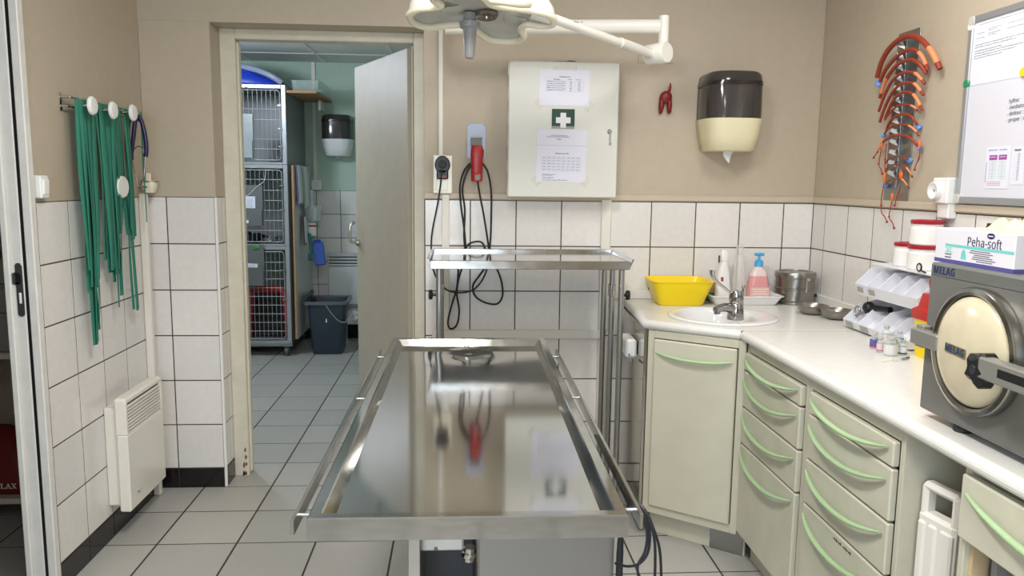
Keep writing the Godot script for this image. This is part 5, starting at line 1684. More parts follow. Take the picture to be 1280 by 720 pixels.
	var gp := func(i: int, j: int) -> Vector3:
		var u := i / 28.0
		var v := j / 14.0
		var x := lerpf(-0.035, 0.035, v)
		var z := lerpf(-0.075, 0.07, u)
		var h := 0.030 * pow(sin(u * PI), 0.7) * pow(sin(v * PI), 0.6)
		h *= 0.75 + 0.6 * n.get_noise_2d(u * 0.25, v * 0.2) + 0.18 * sin(v * 22.0 + u * 6.0)
		return Vector3(x, maxf(h, 0.0), z)
	for i in 28:
		for j in 14:
			quad(sm, gp.call(i, j), gp.call(i + 1, j), gp.call(i + 1, j + 1), gp.call(i, j + 1))
	part(gv, "latex", done(sm), M("latex", rgb(240, 230, 178), 0.5))
	var pn := thing("pen", "short black pen lying on top of the glove box", "pen", Vector3(gx + 0.075, gy + gh + 0.0045, -1.63))
	part(pn, "barrel", tube([Vector3(0, 0, -0.02), Vector3(0.01, 0, 0.035)], 0.004, 8), M("black", Color.WHITE))
	part(pn, "clip", box(0.004, 0.006, 0.016, 0.001), M("black", Color.WHITE), Vector3(0, 0.006, -0.012))

# ---------------------------------------------------------------- right wall
func make_right_wall_things() -> void:
	# rack of rubber tubes: pixel = origin + zoomed / 5.144
	var rk := thing("tube_rack", "upright metal strip with folded clips holding red rubber tubes", "rack", Vector3(XR - 0.0005, 1.33, -2.80), -PI / 2)
	part(rk, "strip", prism([Vector2(-0.083, 0.0), Vector2(0.08, 0.0), Vector2(0.076, 0.605), Vector2(-0.062, 0.605)], 0.003, 0.0008), M("steel_dull", Color.WHITE))
	part(rk, "spine", box(0.012, 0.52, 0.006, 0.002), M("steel_dull", Color.WHITE), Vector3(0.0, 0.31, 0.006))
	for k in 13:
		var yy := 0.555 - k * 0.038
		for s in [-1.0, 1.0]:
			part(rk, "clip", prism([Vector2(0, -0.014), Vector2(0.03, 0.002), Vector2(0.026, 0.014), Vector2(0, 0.008)] if s > 0 else [Vector2(0, -0.014), Vector2(0, 0.008), Vector2(-0.026, 0.014), Vector2(-0.03, 0.002)], 0.002, 0.0), M("steel_dull", Color.WHITE), Vector3(s * 0.004, yy, 0.006), Vector3(0, -s * 0.9, 0))
	var X := XR - 0.034
	# [points in zoom A (origin 1060,20)], radius, blue end?, sleeve on right, name
	var arcs := [
		[[[188, 392], [215, 300], [262, 215], [330, 152], [400, 127], [465, 148], [520, 205], [560, 270], [592, 340]], 0.0092, "", 1, "longest and thickest red rubber tube arched over the top clip"],
		[[[205, 425], [240, 350], [290, 285], [345, 238], [405, 214], [455, 235], [490, 285], [512, 348]], 0.0066, "L", 1, "red rubber tube with a blue plug on its long leg, second below the top arch"],
		[[[205, 525], [235, 430], [280, 355], [330, 305], [400, 280], [450, 300], [480, 335], [505, 370]], 0.0066, "", 2, "red rubber tube with an orange tip, third below the top arch"],
		[[[198, 612], [235, 510], [275, 430], [325, 380], [380, 362], [430, 368], [462, 395], [494, 436]], 0.0054, "", 1, "red rubber tube with pale sleeve hung on the fourth clip"],
		[[[205, 682], [240, 580], [280, 500], [325, 448], [375, 430], [425, 435], [455, 465], [486, 508]], 0.0054, "", 1, "red rubber tube with pale sleeve hung on the fifth clip"],
		[[[240, 655], [262, 600], [290, 545], [325, 505], [375, 488], [420, 505], [452, 550], [478, 608]], 0.0054, "", 1, "red rubber tube with pale sleeve hung on the sixth clip"],
		[[[238, 668], [255, 640], [290, 600], [330, 575], [370, 570], [405, 575], [430, 590], [452, 606]], 0.0036, "", 1, "thin red rubber tube hung on the seventh clip"],
		[[[245, 740], [262, 695], [295, 650], [340, 632], [385, 635], [415, 655], [435, 685], [448, 706]], 0.0048, "R", 0, "red rubber tube with a blue plug on its short leg, on the eighth clip"],
		[[[232, 762], [255, 730], [285, 708], [340, 698], [390, 705], [425, 730], [455, 770]], 0.0036, "L", 1, "thin red rubber tube with a small blue plug hung on the ninth clip"],
		[[[215, 820], [245, 795], [285, 772], [340, 766], [395, 780], [430, 815], [452, 842]], 0.0048, "R", 0, "red rubber tube with a blue plug on its short leg, on the tenth clip"],
		[[[240, 948], [262, 918], [300, 902], [340, 900], [375, 915], [392, 925]], 0.0026, "R", 0, "short thin red tube with a large blue plug low on the rack"],
		[[[238, 998], [265, 965], [305, 955], [345, 952], [375, 975], [400, 1010], [414, 1038]], 0.0028, "", 1, "thin red tube with an orange tip below the blue plugs"],
		[[[240, 1090], [262, 1058], [300, 1050], [345, 1050], [370, 1075], [392, 1108]], 0.0028, "L", 1, "thin red tube with an orange tip on the lowest clip"]]
	for a in arcs:
		var r: float = a[1]
		var raw: Array = a[0]
		var n := raw.size()
		var pts := []
		for i in n:
			var u := float(i) / (n - 1)
			var bulge := sin(u * PI)
			pts.append(at_x(1060.0 + raw[i][0] / 5.144, 20.0 + raw[i][1] / 5.144, XR - 0.012 - r - 0.022 * bulge))
		var t := thing("rubber_tube", a[4], "tube", pts[n / 2])
		var o := t.position
		var sm := []
		for p in smooth(pts, 5):
			sm.append(p - o)
		part(t, "tube", tube(sm, r, 10), M("rubber_red", Color.WHITE))
		var m := sm.size()
		if a[3] == 1:
			part(t, "sleeve", tube(sm.slice(m - 11, m - 3), r * 1.14, 10), M("rubber_orange", Color.WHITE), Vector3.ZERO, Vector3.ZERO, "pale orange sleeve")
		if a[3] == 2:
			part(t, "sleeve", tube(sm.slice(2, 8), r * 1.14, 10), M("rubber_orange", Color.WHITE), Vector3.ZERO, Vector3.ZERO, "pale orange sleeve")
		part(t, "bore", tube([sm[m - 1], sm[m - 1] + (sm[m - 1] - sm[m - 2]).normalized() * 0.0004], r * 0.6, 10), M("bore", rgb(70, 16, 12), 0.7))
		if a[2] != "":
			var e: Vector3 = sm[0] if a[2] == "L" else sm[m - 1]
			var d: Vector3 = (sm[0] - sm[1]).normalized() if a[2] == "L" else (sm[m - 1] - sm[m - 2]).normalized()
			var q := maxf(r * 1.5, 0.0062)
			part(t, "plug", tube([e - d * 0.004, e + d * 0.004, e + d * 0.0041, e + d * 0.008, e + d * 0.0081, e + d * 0.016], [q, q, q * 1.5, q * 1.5, q * 0.9, q * 0.8], 12), M("connector_blue", Color.WHITE), Vector3.ZERO, Vector3.ZERO, "light blue plug")
	# thin pilot tubes with small bulbs: zoom B (origin 1060,150)
	var dang := [
		[[[222, 130], [212, 200], [198, 282], [212, 320], [220, 345]], "thin dangling red line ending level with the second blue plug"],
		[[[246, 150], [242, 220], [236, 285], [240, 330]], "thin dangling red line beside the orange bulb"],
		[[[240, 330], [228, 430], [215, 500], [214, 590], [235, 620], [250, 655]], "long dangling red line with knots on the wall side of the rack"],
		[[[285, 470], [278, 540], [264, 622], [285, 660], [296, 695]], "longest dangling red line reaching below the ledge"],
		[[[462, 130], [460, 200], [456, 245], [436, 290], [429, 318]], "dangling red line under the lower blue plug"],
		[[[340, 420], [325, 470], [308, 520], [300, 548]], "short dangling red line at the foot of the rack"],
		[[[205, 170], [190, 205], [165, 242]], "short orange tipped line sticking out sideways"]]
	for d in dang:
		var pts := []
		for p in d[0]:
			pts.append(at_x(1060.0 + p[0] / 5.144, 150.0 + p[1] / 5.144, XR - 0.022))
		var t := thing("pilot_line", d[1], "tube", pts[0], 0.0, "thin lines dangling from the tube rack")
		var o := t.position
		var sm := []
		for p in smooth(pts, 4):
			sm.append(p - o)
		part(t, "line", tube(sm, 0.0021, 6), M("rubber_red", Color.WHITE))
		part(t, "knot", ball(0.0044, 1, 1.2, 1, 8), M("rubber_red", Color.WHITE), sm[sm.size() - 1])
		part(t, "knot", ball(0.004, 1, 1.2, 1, 8), M("rubber_red", Color.WHITE), sm[sm.size() / 2])
		if d[0].size() != 4:
			part(t, "bulb", tube(sm.slice(0, 4), [0.002, 0.0055, 0.0055, 0.002], 8), M("bulb_orange", rgb(238, 116, 40), 0.45), Vector3.ZERO, Vector3.ZERO, "orange bulb")
	var bb := at_x(1060 + 340 / 5.144, 150 + 352 / 5.144, XR - 0.022)
	var tb := thing("cuff_balloon", "flat bright orange balloon hanging in the middle of the rack foot", "balloon", bb)
	part(tb, "balloon", join([[ball(0.011, 0.5, 1.35, 1.0, 10), Transform3D.IDENTITY], [ball(0.006, 0.5, 2.2, 0.8, 8), moved(0, -0.008, 0.004)], [ball(0.006, 0.5, 1.5, 0.8, 8), moved(0, 0.01, -0.002)]]), M("bulb_orange", Color.WHITE))
	# whiteboard
	var wy0 := 1.334
	var wy1 := 1.908
	var wz0 := -2.432
	var wz1 := -1.53
	var wb := thing("whiteboard", "whiteboard with grey aluminium frame on the right wall", "whiteboard", Vector3(XR - 0.0005, (wy0 + wy1) * 0.5, (wz0 + wz1) * 0.5), -PI / 2)
	var W := wz1 - wz0
	var H := wy1 - wy0
	part(wb, "board", box(W - 0.02, H - 0.02, 0.012, 0.001), M("board_white", rgb(222, 222, 232), 0.2), Vector3(0, 0, 0.008))
	var alu := M("aluminium", rgb(176, 178, 182), 0.35, 0.6)
	for s in [-1.0, 1.0]:
		part(wb, "frame_rail", box(W - 0.03, 0.022, 0.02, 0.003), alu, Vector3(0, s * (H * 0.5 - 0.011), 0.0105))
		part(wb, "frame_rail", box(0.022, H - 0.03, 0.02, 0.003), alu, Vector3(s * (W * 0.5 - 0.011), 0, 0.0105))
		for q in [-1.0, 1.0]:
			part(wb, "corner_cap", prism(rrect(0.03, 0.03, 0.01, 4), 0.022, 0.002), M("cap_grey", rgb(196, 196, 192), 0.4), Vector3(s * (W * 0.5 - 0.014), q * (H * 0.5 - 0.014), 0.0005))
	var bx_ := XR - 0.0148
	var on_board := func(called: String, label: String, kind: String, tl: Vector2, br: Vector2, roll: float) -> void:
		var a := at_x(tl.x, tl.y, bx_)
		var b := at_x(br.x, br.y, bx_)
		var t := thing(called, label, "paper", Vector3(bx_, (a.y + b.y) * 0.5, (a.z + b.z) * 0.5), -PI / 2)
		part(t, "page", sheet(b.z - a.z, a.y - b.y), printed(kind), Vector3.ZERO, Vector3(0, 0, roll))
	on_board.call("paper_notice", "large white printed notice held by magnets on the whiteboard", "notice", Vector2(1216, 28), Vector2(1292, 93), 0.0)
	on_board.call("paper_chart", "small white chart with purple headings taped low on the whiteboard", "chart", Vector2(1234, 184), Vector2(1259.5, 236), 0.0)
	on_board.call("paper_list", "narrow white list strip beside the purple headed chart", "list", Vector2(1266.5, 184), Vector2(1278.5, 231), 0.0)
	for e in [[1215.5, 33, "white round magnet at the top corner of the whiteboard notice", rgb(236, 236, 236)], [1209.5, 105, "green round magnet on the whiteboard edge", rgb(40, 140, 96)], [1281, 90, "yellow round magnet on the whiteboard notice", rgb(232, 214, 40)]]:
		var p := at_x(e[0], e[1], bx_)
		single("magnet", e[2], "magnet", join([[lathe([Vector2(0, 0), Vector2(0.0145, 0), Vector2(0.0145, 0.004), Vector2(0.012, 0.0065), Vector2(0, 0.007)], 20), turned(Vector3.ZERO, Vector3(0, 0, PI / 2))]]), M("mag" + e[3].to_html(), e[3], 0.3), p + Vector3(-0.0009, 0, 0), Vector3.ZERO, "whiteboard magnets")
	var hw := thing("handwriting", "black marker handwriting on the whiteboard", "writing", at_x(1261, 127, bx_), -PI / 2)
	var lines := ["Sylfox:", "- mediator", "- dedouc :", "- proper : x"]
	for k in lines.size():
		var tm := text_mesh(lines[k], 0.011, 0.0003)
		tm.horizontal_alignment = HORIZONTAL_ALIGNMENT_LEFT
		part(hw, "line", tm, M("ink", rgb(30, 30, 40), 0.6), Vector3(0.0 if k == 0 else -0.003, -0.018 * k, 0.0002), Vector3(0, 0, 0.04))
	# socket
	var s0 := at_x(1166, 226, XR - 0.02)
	var so := thing("wall_socket", "white wall socket box on the tan wall beside the whiteboard", "socket", Vector3(XR - 0.0005, 1.373, -2.487), -PI / 2)
	part(so, "case", box(0.082, 0.084, 0.042, 0.004), M("white", Color.WHITE), Vector3(0.012, 0, 0.021))
	part(so, "trunk_end", box(0.06, 0.05, 0.03, 0.003), M("white", Color.WHITE), Vector3(0.02, -0.064, 0.0165))
	part(so, "socket_ring", join([[lathe([Vector2(0.0, 0.004), Vector2(0.019, 0.004), Vector2(0.024, 0.016), Vector2(0.028, 0.016), Vector2(0.032, 0.0)], 24), turned(Vector3(-0.002, 0.0, 0.042), Vector3(PI / 2, 0, 0))]]), M("white_gloss", Color.WHITE))
	for e in [[-0.009, 0.0], [0.007, 0.0]]:
		part(so, "pin_hole", cyl(0.003, 0.002, 8), M("black", Color.WHITE), Vector3(e[0], e[1], 0.0462), Vector3(PI / 2, 0, 0))

# ---------------------------------------------------------------- left wall
func strip_mesh(x: float, z: float, y0: float, y1: float, w: float, seed_: int, lean: float) -> ArrayMesh:
	var rng := RandomNumberGenerator.new()
	rng.seed = seed_
	var st := mb()
	st.set_smooth_group(0)
	var n := 16
	var ph := rng.randf() * TAU
	var ph2 := rng.randf() * TAU
	var A := []
	for i in n + 1:
		var u := float(i) / n
		var yy := lerpf(y0, y1, u)
		var xx := x + 0.004 * sin(u * 5.0 + ph) * u
		var zz := z + lean * u + 0.004 * sin(u * 6.0 + ph2)
		var tw := 0.35 * sin(u * 3.0 + ph)
		var d := Vector3(sin(tw) * 0.8, 0, cos(tw)) * w * 0.5
		var c := Vector3(xx, yy, zz)
		var nn := Vector3(cos(tw), 0, -sin(tw)) * 0.0011
		A.append([c - d + nn * 0.3, c + nn * 1.6, c + d + nn * 0.3, c + d - nn, c - nn * 0.2, c - d - nn])
	for i in n:
		for k in 6:
			var l := (k + 1) % 6
			quad(st, A[i][k], A[i + 1][k], A[i + 1][l], A[i][l])
	for e in [0, n]:
		for k in range(1, 5):
			tri(st, A[e][0], A[e][k], A[e][k + 1])
	return done(st)
func make_left_wall_things() -> void:
	# rail with knobs
	var rl := thing("coat_rack", "thin metal wall rack with three round white knobs", "rack", Vector3(XL, 1.64, -3.06), PI / 2)
	# local x -> -z, z -> +x
	part(rl, "rail", join([bar(Vector3(-0.28, 0.008, 0.035), Vector3(0.30, 0.008, 0.035), 0.004), bar(Vector3(-0.28, -0.022, 0.022), Vector3(0.30, -0.022, 0.022), 0.004)]), M("steel_bright", Color.WHITE))
	for x in [-0.28, -0.1, 0.08, 0.26]:
		part(rl, "bracket", join([bar(Vector3(x, 0.008, 0.0), Vector3(x, 0.008, 0.036), 0.005), bar(Vector3(x, -0.022, 0.0), Vector3(x, -0.022, 0.024), 0.005), [box(0.016, 0.06, 0.004, 0.001), moved(x, -0.008, 0.0025)]]), M("steel_bright", Color.WHITE))
	for e in [[114, 132], [140, 138], [165, 141]]:
		var p := at_x(e[0], e[1], XL + 0.085) - rl.position
		var kn := part(rl, "knob", join([[lathe([Vector2(0.0, -0.006), Vector2(0.022, -0.005), Vector2(0.0315, 0.0), Vector2(0.0315, 0.006), Vector2(0.026, 0.011), Vector2(0.0, 0.0135)], 28), turned(Vector3.ZERO, Vector3(PI / 2, 0, 0))]]), M("white_gloss", Color.WHITE), Vector3(-p.z, p.y, 0.085))
		part(kn, "stem", bar(Vector3(0, 0, -0.055), Vector3(0, 0, -0.004), 0.006), M("steel_bright", Color.WHITE))
	# green cloth ties: bundles hung over the knob stems
	var bundles := [
		["longest bundle of green cotton ties on the rail next to the light switch", -2.847, 0.048, 0.034, [1.02, 0.99, 1.0, 1.03, 0.98, 1.0, 1.06], [[0.02, 0.79], [0.008, 0.80], [-0.012, 0.84], [-0.022, 0.87]]],
		["thick bundle of green cotton ties on the rail beside the white flap", -3.035, 0.072, 0.034, [1.20, 1.17, 1.05, 1.04, 1.02, 1.05, 1.03, 1.04, 1.08], [[0.012, 0.895], [0.0, 0.99], [-0.034, 0.935], [-0.045, 0.96]]],
		["thin bundle of green cotton ties beside the stethoscope", -3.185, 0.036, 0.026, [1.15, 1.14, 1.18, 1.16], [[-0.01, 0.855], [-0.022, 0.86], [0.0, 0.86]]],
		["single narrow green tie hanging over the stethoscope tube", -3.33, 0.0, 0.010, [1.20], []]]
	var sd := 40
	for b in bundles:
		var t := thing("green_ties", b[0], "cloth ties", Vector3(XL + 0.045, 1.62, b[1]))
		var n: int = b[4].size()
		var all := []
		for k in n:
			all.append([lerpf(-b[2], b[2], float(k) / maxf(n - 1, 1)) if n > 1 else 0.0, b[4][k], b[3]])
		for e in b[5]:
			all.append([e[0], e[1], b[3] * 0.62])
		for e in all:
			sd += 1
			var rng := RandomNumberGenerator.new()
			rng.seed = sd
			part(t, "tie", strip_mesh(rng.randf_range(-0.006, 0.012), e[0], 0.024, e[1] - 1.62, e[2] * rng.randf_range(0.85, 1.1), sd, -e[0] * 0.25), M("cloth_green" if rng.randf() < 0.6 else "cloth_green_b", Color.WHITE))
	# stethoscope
	var sz := -3.29
	var sc := thing("stethoscope", "navy blue stethoscope with chrome ear tubes hanging from a knob", "stethoscope", Vector3(XL + 0.05, 1.62, sz))
	var so := sc.position
	var mk := func(list: Array, z: float) -> Array:
		var o := []
		for p in list:
			o.append(at_z(p[0], p[1], z) - so)
		return smooth(o, 5)
	part(sc, "tube", tube(mk.call([[172, 152], [167, 142], [161, 150], [158.5, 175], [158, 205], [158.5, 232]], sz), 0.0095, 10), M("navy", Color.WHITE))
	part(sc, "tube", tube(mk.call([[169, 142], [169, 150], [167, 170], [164.5, 190], [164.5, 200]], sz + 0.015), 0.0085, 10), M("navy", Color.WHITE))
	part(sc, "tube", tube(mk.call([[172, 144], [177, 152], [181, 168], [183, 185], [182, 196]], sz), 0.0085, 10), M("navy", Color.WHITE))
	part(sc, "ear_tube", tube(mk.call([[164.5, 198], [167, 208], [170, 220], [172, 232], [176, 236]], sz), 0.0028, 8), M("chrome", Color.WHITE))
	part(sc, "ear_tube", tube(mk.call([[182, 196], [181, 208], [180, 220], [177, 232], [184, 234]], sz), 0.0028, 8), M("chrome", Color.WHITE))
	part(sc, "spring", tube(mk.call([[166, 192], [169, 185], [175, 183], [179, 188], [180, 196]], sz), 0.0022, 8), M("chrome", Color.WHITE))
	var cp := at_z(159, 240, sz) - so
	part(sc, "chest_piece", join([[lathe([Vector2(0, 0), Vector2(0.015, 0), Vector2(0.019, 0.004), Vector2(0.019, 0.01), Vector2(0.009, 0.016), Vector2(0.009, 0.024), Vector2(0.0, 0.025)], 20), turned(cp, Vector3(0.2, 0, -0.4))], [bar(cp + Vector3(0, 0.01, 0), at_z(158.5, 230, sz) - so, 0.005), Transform3D.IDENTITY]]), M("chrome", Color.WHITE))
	# white plastic case behind the ties
	var wp := at_x(150, 222, XL + 0.04)
	var wc := thing("hand_clipper_case", "white rounded plastic flap hanging behind the middle green ties", "case", Vector3(XL + 0.035, wp.y, wp.z), PI / 2)
	part(wc, "flap", join([[prism(ring2(24, 0.05, 0.042, Vector2(-0.02, -0.035)), 0.014, 0.004), Transform3D.IDENTITY]]), M("white_gloss", Color.WHITE), Vector3(0, 0, 0.012))
	part(wc, "arm", join([[prism(ring2(24, 0.04, 0.062, Vector2(-0.03, 0.035)), 0.012, 0.004), Transform3D.IDENTITY]]), M("white_gloss", Color.WHITE))
	# cream holder at the top of the corner trunking
	var tk := M("trunking", Color.WHITE)
	var hd := thing("cup_holder", "small cream plastic holder on the corner trunking under the stethoscope", "holder", Vector3(XL + 0.045, 1.32, -3.40))
	part(hd, "cup", loft([ring3(rrect(0.036, 0.04, 0.01), 0.0), ring3(rrect(0.05, 0.052, 0.014), 0.02), ring3(rrect(0.056, 0.056, 0.016), 0.045), ring3(rrect(0.05, 0.05, 0.016), 0.05)], true, true), M("ivory", Color.WHITE))
	part(hd, "clip", box(0.02, 0.035, 0.012, 0.003), M("ivory", Color.WHITE), Vector3(-0.004, 0.064, 0.0))
	part(hd, "wire", tube(ring2(20, 0.034, 0.03).map(func(p): return Vector3(p.x, 0.046, p.y)), 0.0025, 8, 1.0, true), M("chrome", Color.WHITE))
	single("cable_trunking", "cream cable trunking running down the tiled corner behind the wall heater", "trunking", box(0.03, 1.315, 0.03, 0.004), tk, Vector3(XL + 0.0175, 0.6585, -3.395))
	# switch
	var sw := thing("light_switch", "small white light switch beside the left door frame", "switch", Vector3(XL, 1.35, -2.60), PI / 2)
	part(sw, "case", box(0.05, 0.072, 0.026, 0.004), M("white", Color.WHITE), Vector3(0, 0, 0.0135))
	part(sw, "rocker", box(0.034, 0.05, 0.008, 0.003), M("white_gloss", Color.WHITE), Vector3(0, 0, 0.028), Vector3(0.06, 0, 0))
	# convector heater
	var hx := XL + 0.095
	var z0 := -3.292
	var z1 := -2.932
	var y0 := 0.118
	var y1 := 0.562
	var ht := thing("wall_heater", "cream electric convector heater mounted low on the tiled left wall", "heater", Vector3(XL, y0, (z0 + z1) * 0.5), PI / 2)
	var W := z1 - z0
	var H := y1 - y0
	var cm := M("heater_cream", rgb(232, 228, 216), 0.3)
	part(ht, "back_box", box(W - 0.05, H - 0.06, 0.055, 0.003), cm, Vector3(0, H * 0.5 - 0.012, 0.03))
	# front shell as frame around the grille opening
	var gz := 0.128
	part(ht, "front_panel", box(W, H - gz - 0.012, 0.042, 0.006), M("heater_gloss", rgb(232, 229, 217), 0.18), Vector3(0, (H - gz - 0.012) * 0.5, 0.074))
	part(ht, "top_cap", box(W, 0.026, 0.046, 0.008), cm, Vector3(0, H - 0.013, 0.072))
	for s in [-1.0, 1.0]:
		part(ht, "side_cheek", box(0.018, gz, 0.042, 0.004), cm, Vector3(s * (W * 0.5 - 0.009), H - gz * 0.5 - 0.014, 0.074))
	part(ht, "grille_back", box(W - 0.03, gz, 0.006, 0.001), M("black", Color.WHITE), Vector3(0, H - gz * 0.5 - 0.016, 0.0805))
	for k in 9:
		part(ht, "louvre", box(W - 0.034, 0.0062, 0.011, 0.0015), cm, Vector3(0, H - 0.036 - k * 0.0128, 0.089), Vector3(0.2, 0, 0))
	part(ht, "maker_mark", join([[box(0.022, 0.004, 0.0006, 0.0001), Transform3D.IDENTITY], [box(0.014, 0.0025, 0.0006, 0.0001), moved(0.01, -0.008, 0)], [box(0.005, 0.005, 0.0006, 0.0001), moved(0.03, 0.0, 0)]]), M("dark_grey", Color.WHITE), Vector3(-W * 0.5 + 0.075, 0.055, 0.0953))

# ---------------------------------------------------------------- back room
func wire_grid(w: float, h: float, dx: float, ys: Array, r: float) -> ArrayMesh:
	var l := []
	var fr := []
	for p in rrect(w, h, 0.025, 3):
		fr.append(Vector3(p.x, p.y, 0))
	l.append([tube(fr, r * 1.5, 6, 1.0, true), Transform3D.IDENTITY])
	var n := int(w / dx)
	for i in range(1, n):
		var x := -w * 0.5 + w * i / n
		l.append([bar(Vector3(x, -h * 0.5, 0), Vector3(x, h * 0.5, 0), r, 5), Transform3D.IDENTITY])
	for y in ys:
		l.append([bar(Vector3(-w * 0.5, h * (0.5 - y), r), Vector3(w * 0.5, h * (0.5 - y), r), r * 1.2, 5), Transform3D.IDENTITY])
	return join(l)
func cage(label: String, y0: float, y1: float, ys: Array) -> Node3D:
	var sc := M("steel_cage", Color.WHITE)
	var x0 := -2.06
	var x1 := -1.31
	var zf := -6.13
	var zb := -6.83
	var t := thing("animal_cage", label, "cage", Vector3((x0 + x1) * 0.5, y0, (zf + zb) * 0.5))
	var o := t.position
	var W := x1 - x0
	var H := y1 - y0
	var d := (zf - zb) * 0.5
	part_bx(t, "side_panel", Vector3(W * 0.5 - 0.004, 0, -d), Vector3(W * 0.5, H, d), sc, 0.001)
	part_bx(t, "side_panel", Vector3(-W * 0.5, 0, -d), Vector3(-W * 0.5 + 0.004, H, d), sc, 0.001)
	part_bx(t, "back_panel", Vector3(-W * 0.5, 0, -d), Vector3(W * 0.5, H, -d + 0.004), sc, 0.001)
	part_bx(t, "floor_panel", Vector3(-W * 0.5, 0, -d), Vector3(W * 0.5, 0.006, d), sc, 0.001)
	part_bx(t, "top_panel", Vector3(-W * 0.5, H - 0.004, -d), Vector3(W * 0.5, H, d), sc, 0.001)
	var br := M("steel_frame", rgb(170, 172, 176), 0.35, 0.4)
	for s in [-1.0, 1.0]:
		part_bx(t, "front_stile", Vector3(s * W * 0.5, 0, d - 0.004), Vector3(s * (W * 0.5 - 0.034), H, d + 0.006), br, 0.003)
	part_bx(t, "front_rail", Vector3(-W * 0.5 + 0.034, H - 0.03, d - 0.004), Vector3(W * 0.5 - 0.034, H, d + 0.006), br, 0.003)
	part_bx(t, "front_rail", Vector3(-W * 0.5 + 0.034, 0, d - 0.004), Vector3(W * 0.5 - 0.034, 0.016, d + 0.006), br, 0.003)
	var door := part(t, "wire_door", wire_grid(W - 0.085, H - 0.075, 0.0325, ys, 0.0022), br, Vector3(0, H * 0.5 - 0.005, d + 0.012))
	for y in [0.3, -0.05, -0.32]:
		part(door, "hinge", join([[box(0.03, 0.012, 0.012, 0.002), Transform3D.IDENTITY], [cyl(0.005, 0.03, 8), moved(0.004, -0.015, 0.004)]]), M("steel_dull", Color.WHITE), Vector3(W * 0.5 - 0.045, y * (H - 0.1), 0.002))
	part(door, "latch", join([[tube(ring2(12, 0.012, 0.012).map(func(p): return Vector3(p.x, p.y, 0)), 0.002, 6, 1.0, true), Transform3D.IDENTITY]]), M("steel_dull", Color.WHITE), Vector3(0.09, H * 0.5 - 0.03, 0.004))
	return t
func make_back_room() -> void:
	# cages on a wheeled base
	var base := thing("cage_trolley", "low steel base with castors under the stacked animal cages", "trolley", Vector3(-1.685, 0, -6.48))
	part(base, "frame", box(0.76, 0.032, 0.71, 0.004), M("steel_dull", Color.WHITE), Vector3(0, 0.096, 0))
	for sx in [-1.0, 1.0]:
		for sz in [-1.0, 1.0]:
			var ca := part(base, "castor", join([[cyl(0.036, 0.026, 22), turned(Vector3(0.013, 0.0365, 0), Vector3(0, 0, PI / 2))]]), M("castor", rgb(84, 84, 88), 0.5), Vector3(sx * 0.33, 0, sz * 0.32))
			part(ca, "fork", join([[box(0.004, 0.05, 0.03, 0.001), moved(-0.017, 0.055, 0)], [box(0.004, 0.05, 0.03, 0.001), moved(0.017, 0.055, 0)], [box(0.04, 0.006, 0.04, 0.001), moved(0, 0.077, 0)]]), M("steel_dull", Color.WHITE))
	cage("bottom steel animal cage with a red carrier inside", 0.1125, 0.868, [0.12, 0.215, 0.31, 0.41, 0.51, 0.61, 0.71, 0.81, 0.91])
	cage("middle steel animal cage with a card holder and bowls inside", 0.869, 1.488, [0.13, 0.28, 0.42, 0.56, 0.70, 0.84])
	cage("top steel animal cage under the blue bag", 1.489, 2.08, [0.27, 0.42, 0.70, 0.84])
	# holders with cards on the cage doors
	var hm := M("holder_grey", rgb(118, 118, 120), 0.45, 0.5)
	var card_h := func(label: String, px0: float, py0: float, px1: float, py1: float, lip: float, m: Material) -> Node3D:
		var a := at_z(px0, py0, -6.095)
		var b := at_z(px1, py1, -6.095)
		var t := thing("card_holder", label, "holder", Vector3((a.x + b.x) * 0.5, b.y, -6.1))
		var w := absf(b.x - a.x)
		var h := a.y - b.y
		part(t, "plate", box(w, h, 0.003, 0.0005), m, Vector3(0, h * 0.5, 0))
		part(t, "pocket", box(w, h * lip, 0.003, 0.0005), m, Vector3(-0.004, h * lip * 0.5, 0.018))
		part(t, "pocket_floor", box(w, 0.003, 0.02, 0.0005), m, Vector3(-0.002, 0.0015, 0.009))
		return t
	card_h.call("translucent card holder on the top cage door", 296, 142, 317, 197, 0.4, M("holder_clear", rgb(158, 166, 166), 0.25))
	var ch: Node3D = card_h.call("grey metal card holder on the middle cage door", 294, 231, 329, 282, 0.43, hm)
	part(ch, "name_strip", box(0.09, 0.022, 0.001, 0.0002), M("paper", Color.WHITE), Vector3(-0.05, 0.03, 0.0202), Vector3(0, 0, 0.02))
	card_h.call("grey metal card holder on the bottom cage door", 294, 306, 331, 357, 0.45, hm)
	var cd := thing("record_card", "white record card in the holder of the middle cage", "card", at_z(311, 262, -6.09))
	part(cd, "sheet", sheet(0.14, 0.14, 0.001), printed("card"), Vector3(-0.02, 0.03, 0))
	part(cd, "pen", bar(Vector3(-0.07, 0.06, 0.003), Vector3(-0.09, 0.15, 0.003), 0.006), M("white", Color.WHITE))
	part(cd, "string", tube(smooth([Vector3(-0.06, 0.1, 0.0), Vector3(0.0, 0.11, 0.0), Vector3(0.06, 0.17, 0.0), Vector3(0.12, 0.22, -0.01), Vector3(0.13, 0.3, -0.02)], 4), 0.0018, 5), M("white", Color.WHITE))
	var cd2 := thing("record_card", "white record card in the holder of the bottom cage", "card", at_z(312, 334, -6.09))
	part(cd2, "sheet", sheet(0.14, 0.06, 0.001), printed("card"), Vector3(-0.01, 0.0, 0), Vector3(0, 0, -0.05))
	var tag := thing("clip", "small green clip on the bottom cage holder", "clip", at_z(320, 310, -6.085))
	part(tag, "loop", tube([Vector3(-0.026, -0.006, 0), Vector3(0.024, 0.006, 0), Vector3(0.024, 0.02, 0), Vector3(-0.026, 0.01, 0)], 0.004, 6, 1.0, true), M("clip_green", rgb(60, 190, 90), 0.4))
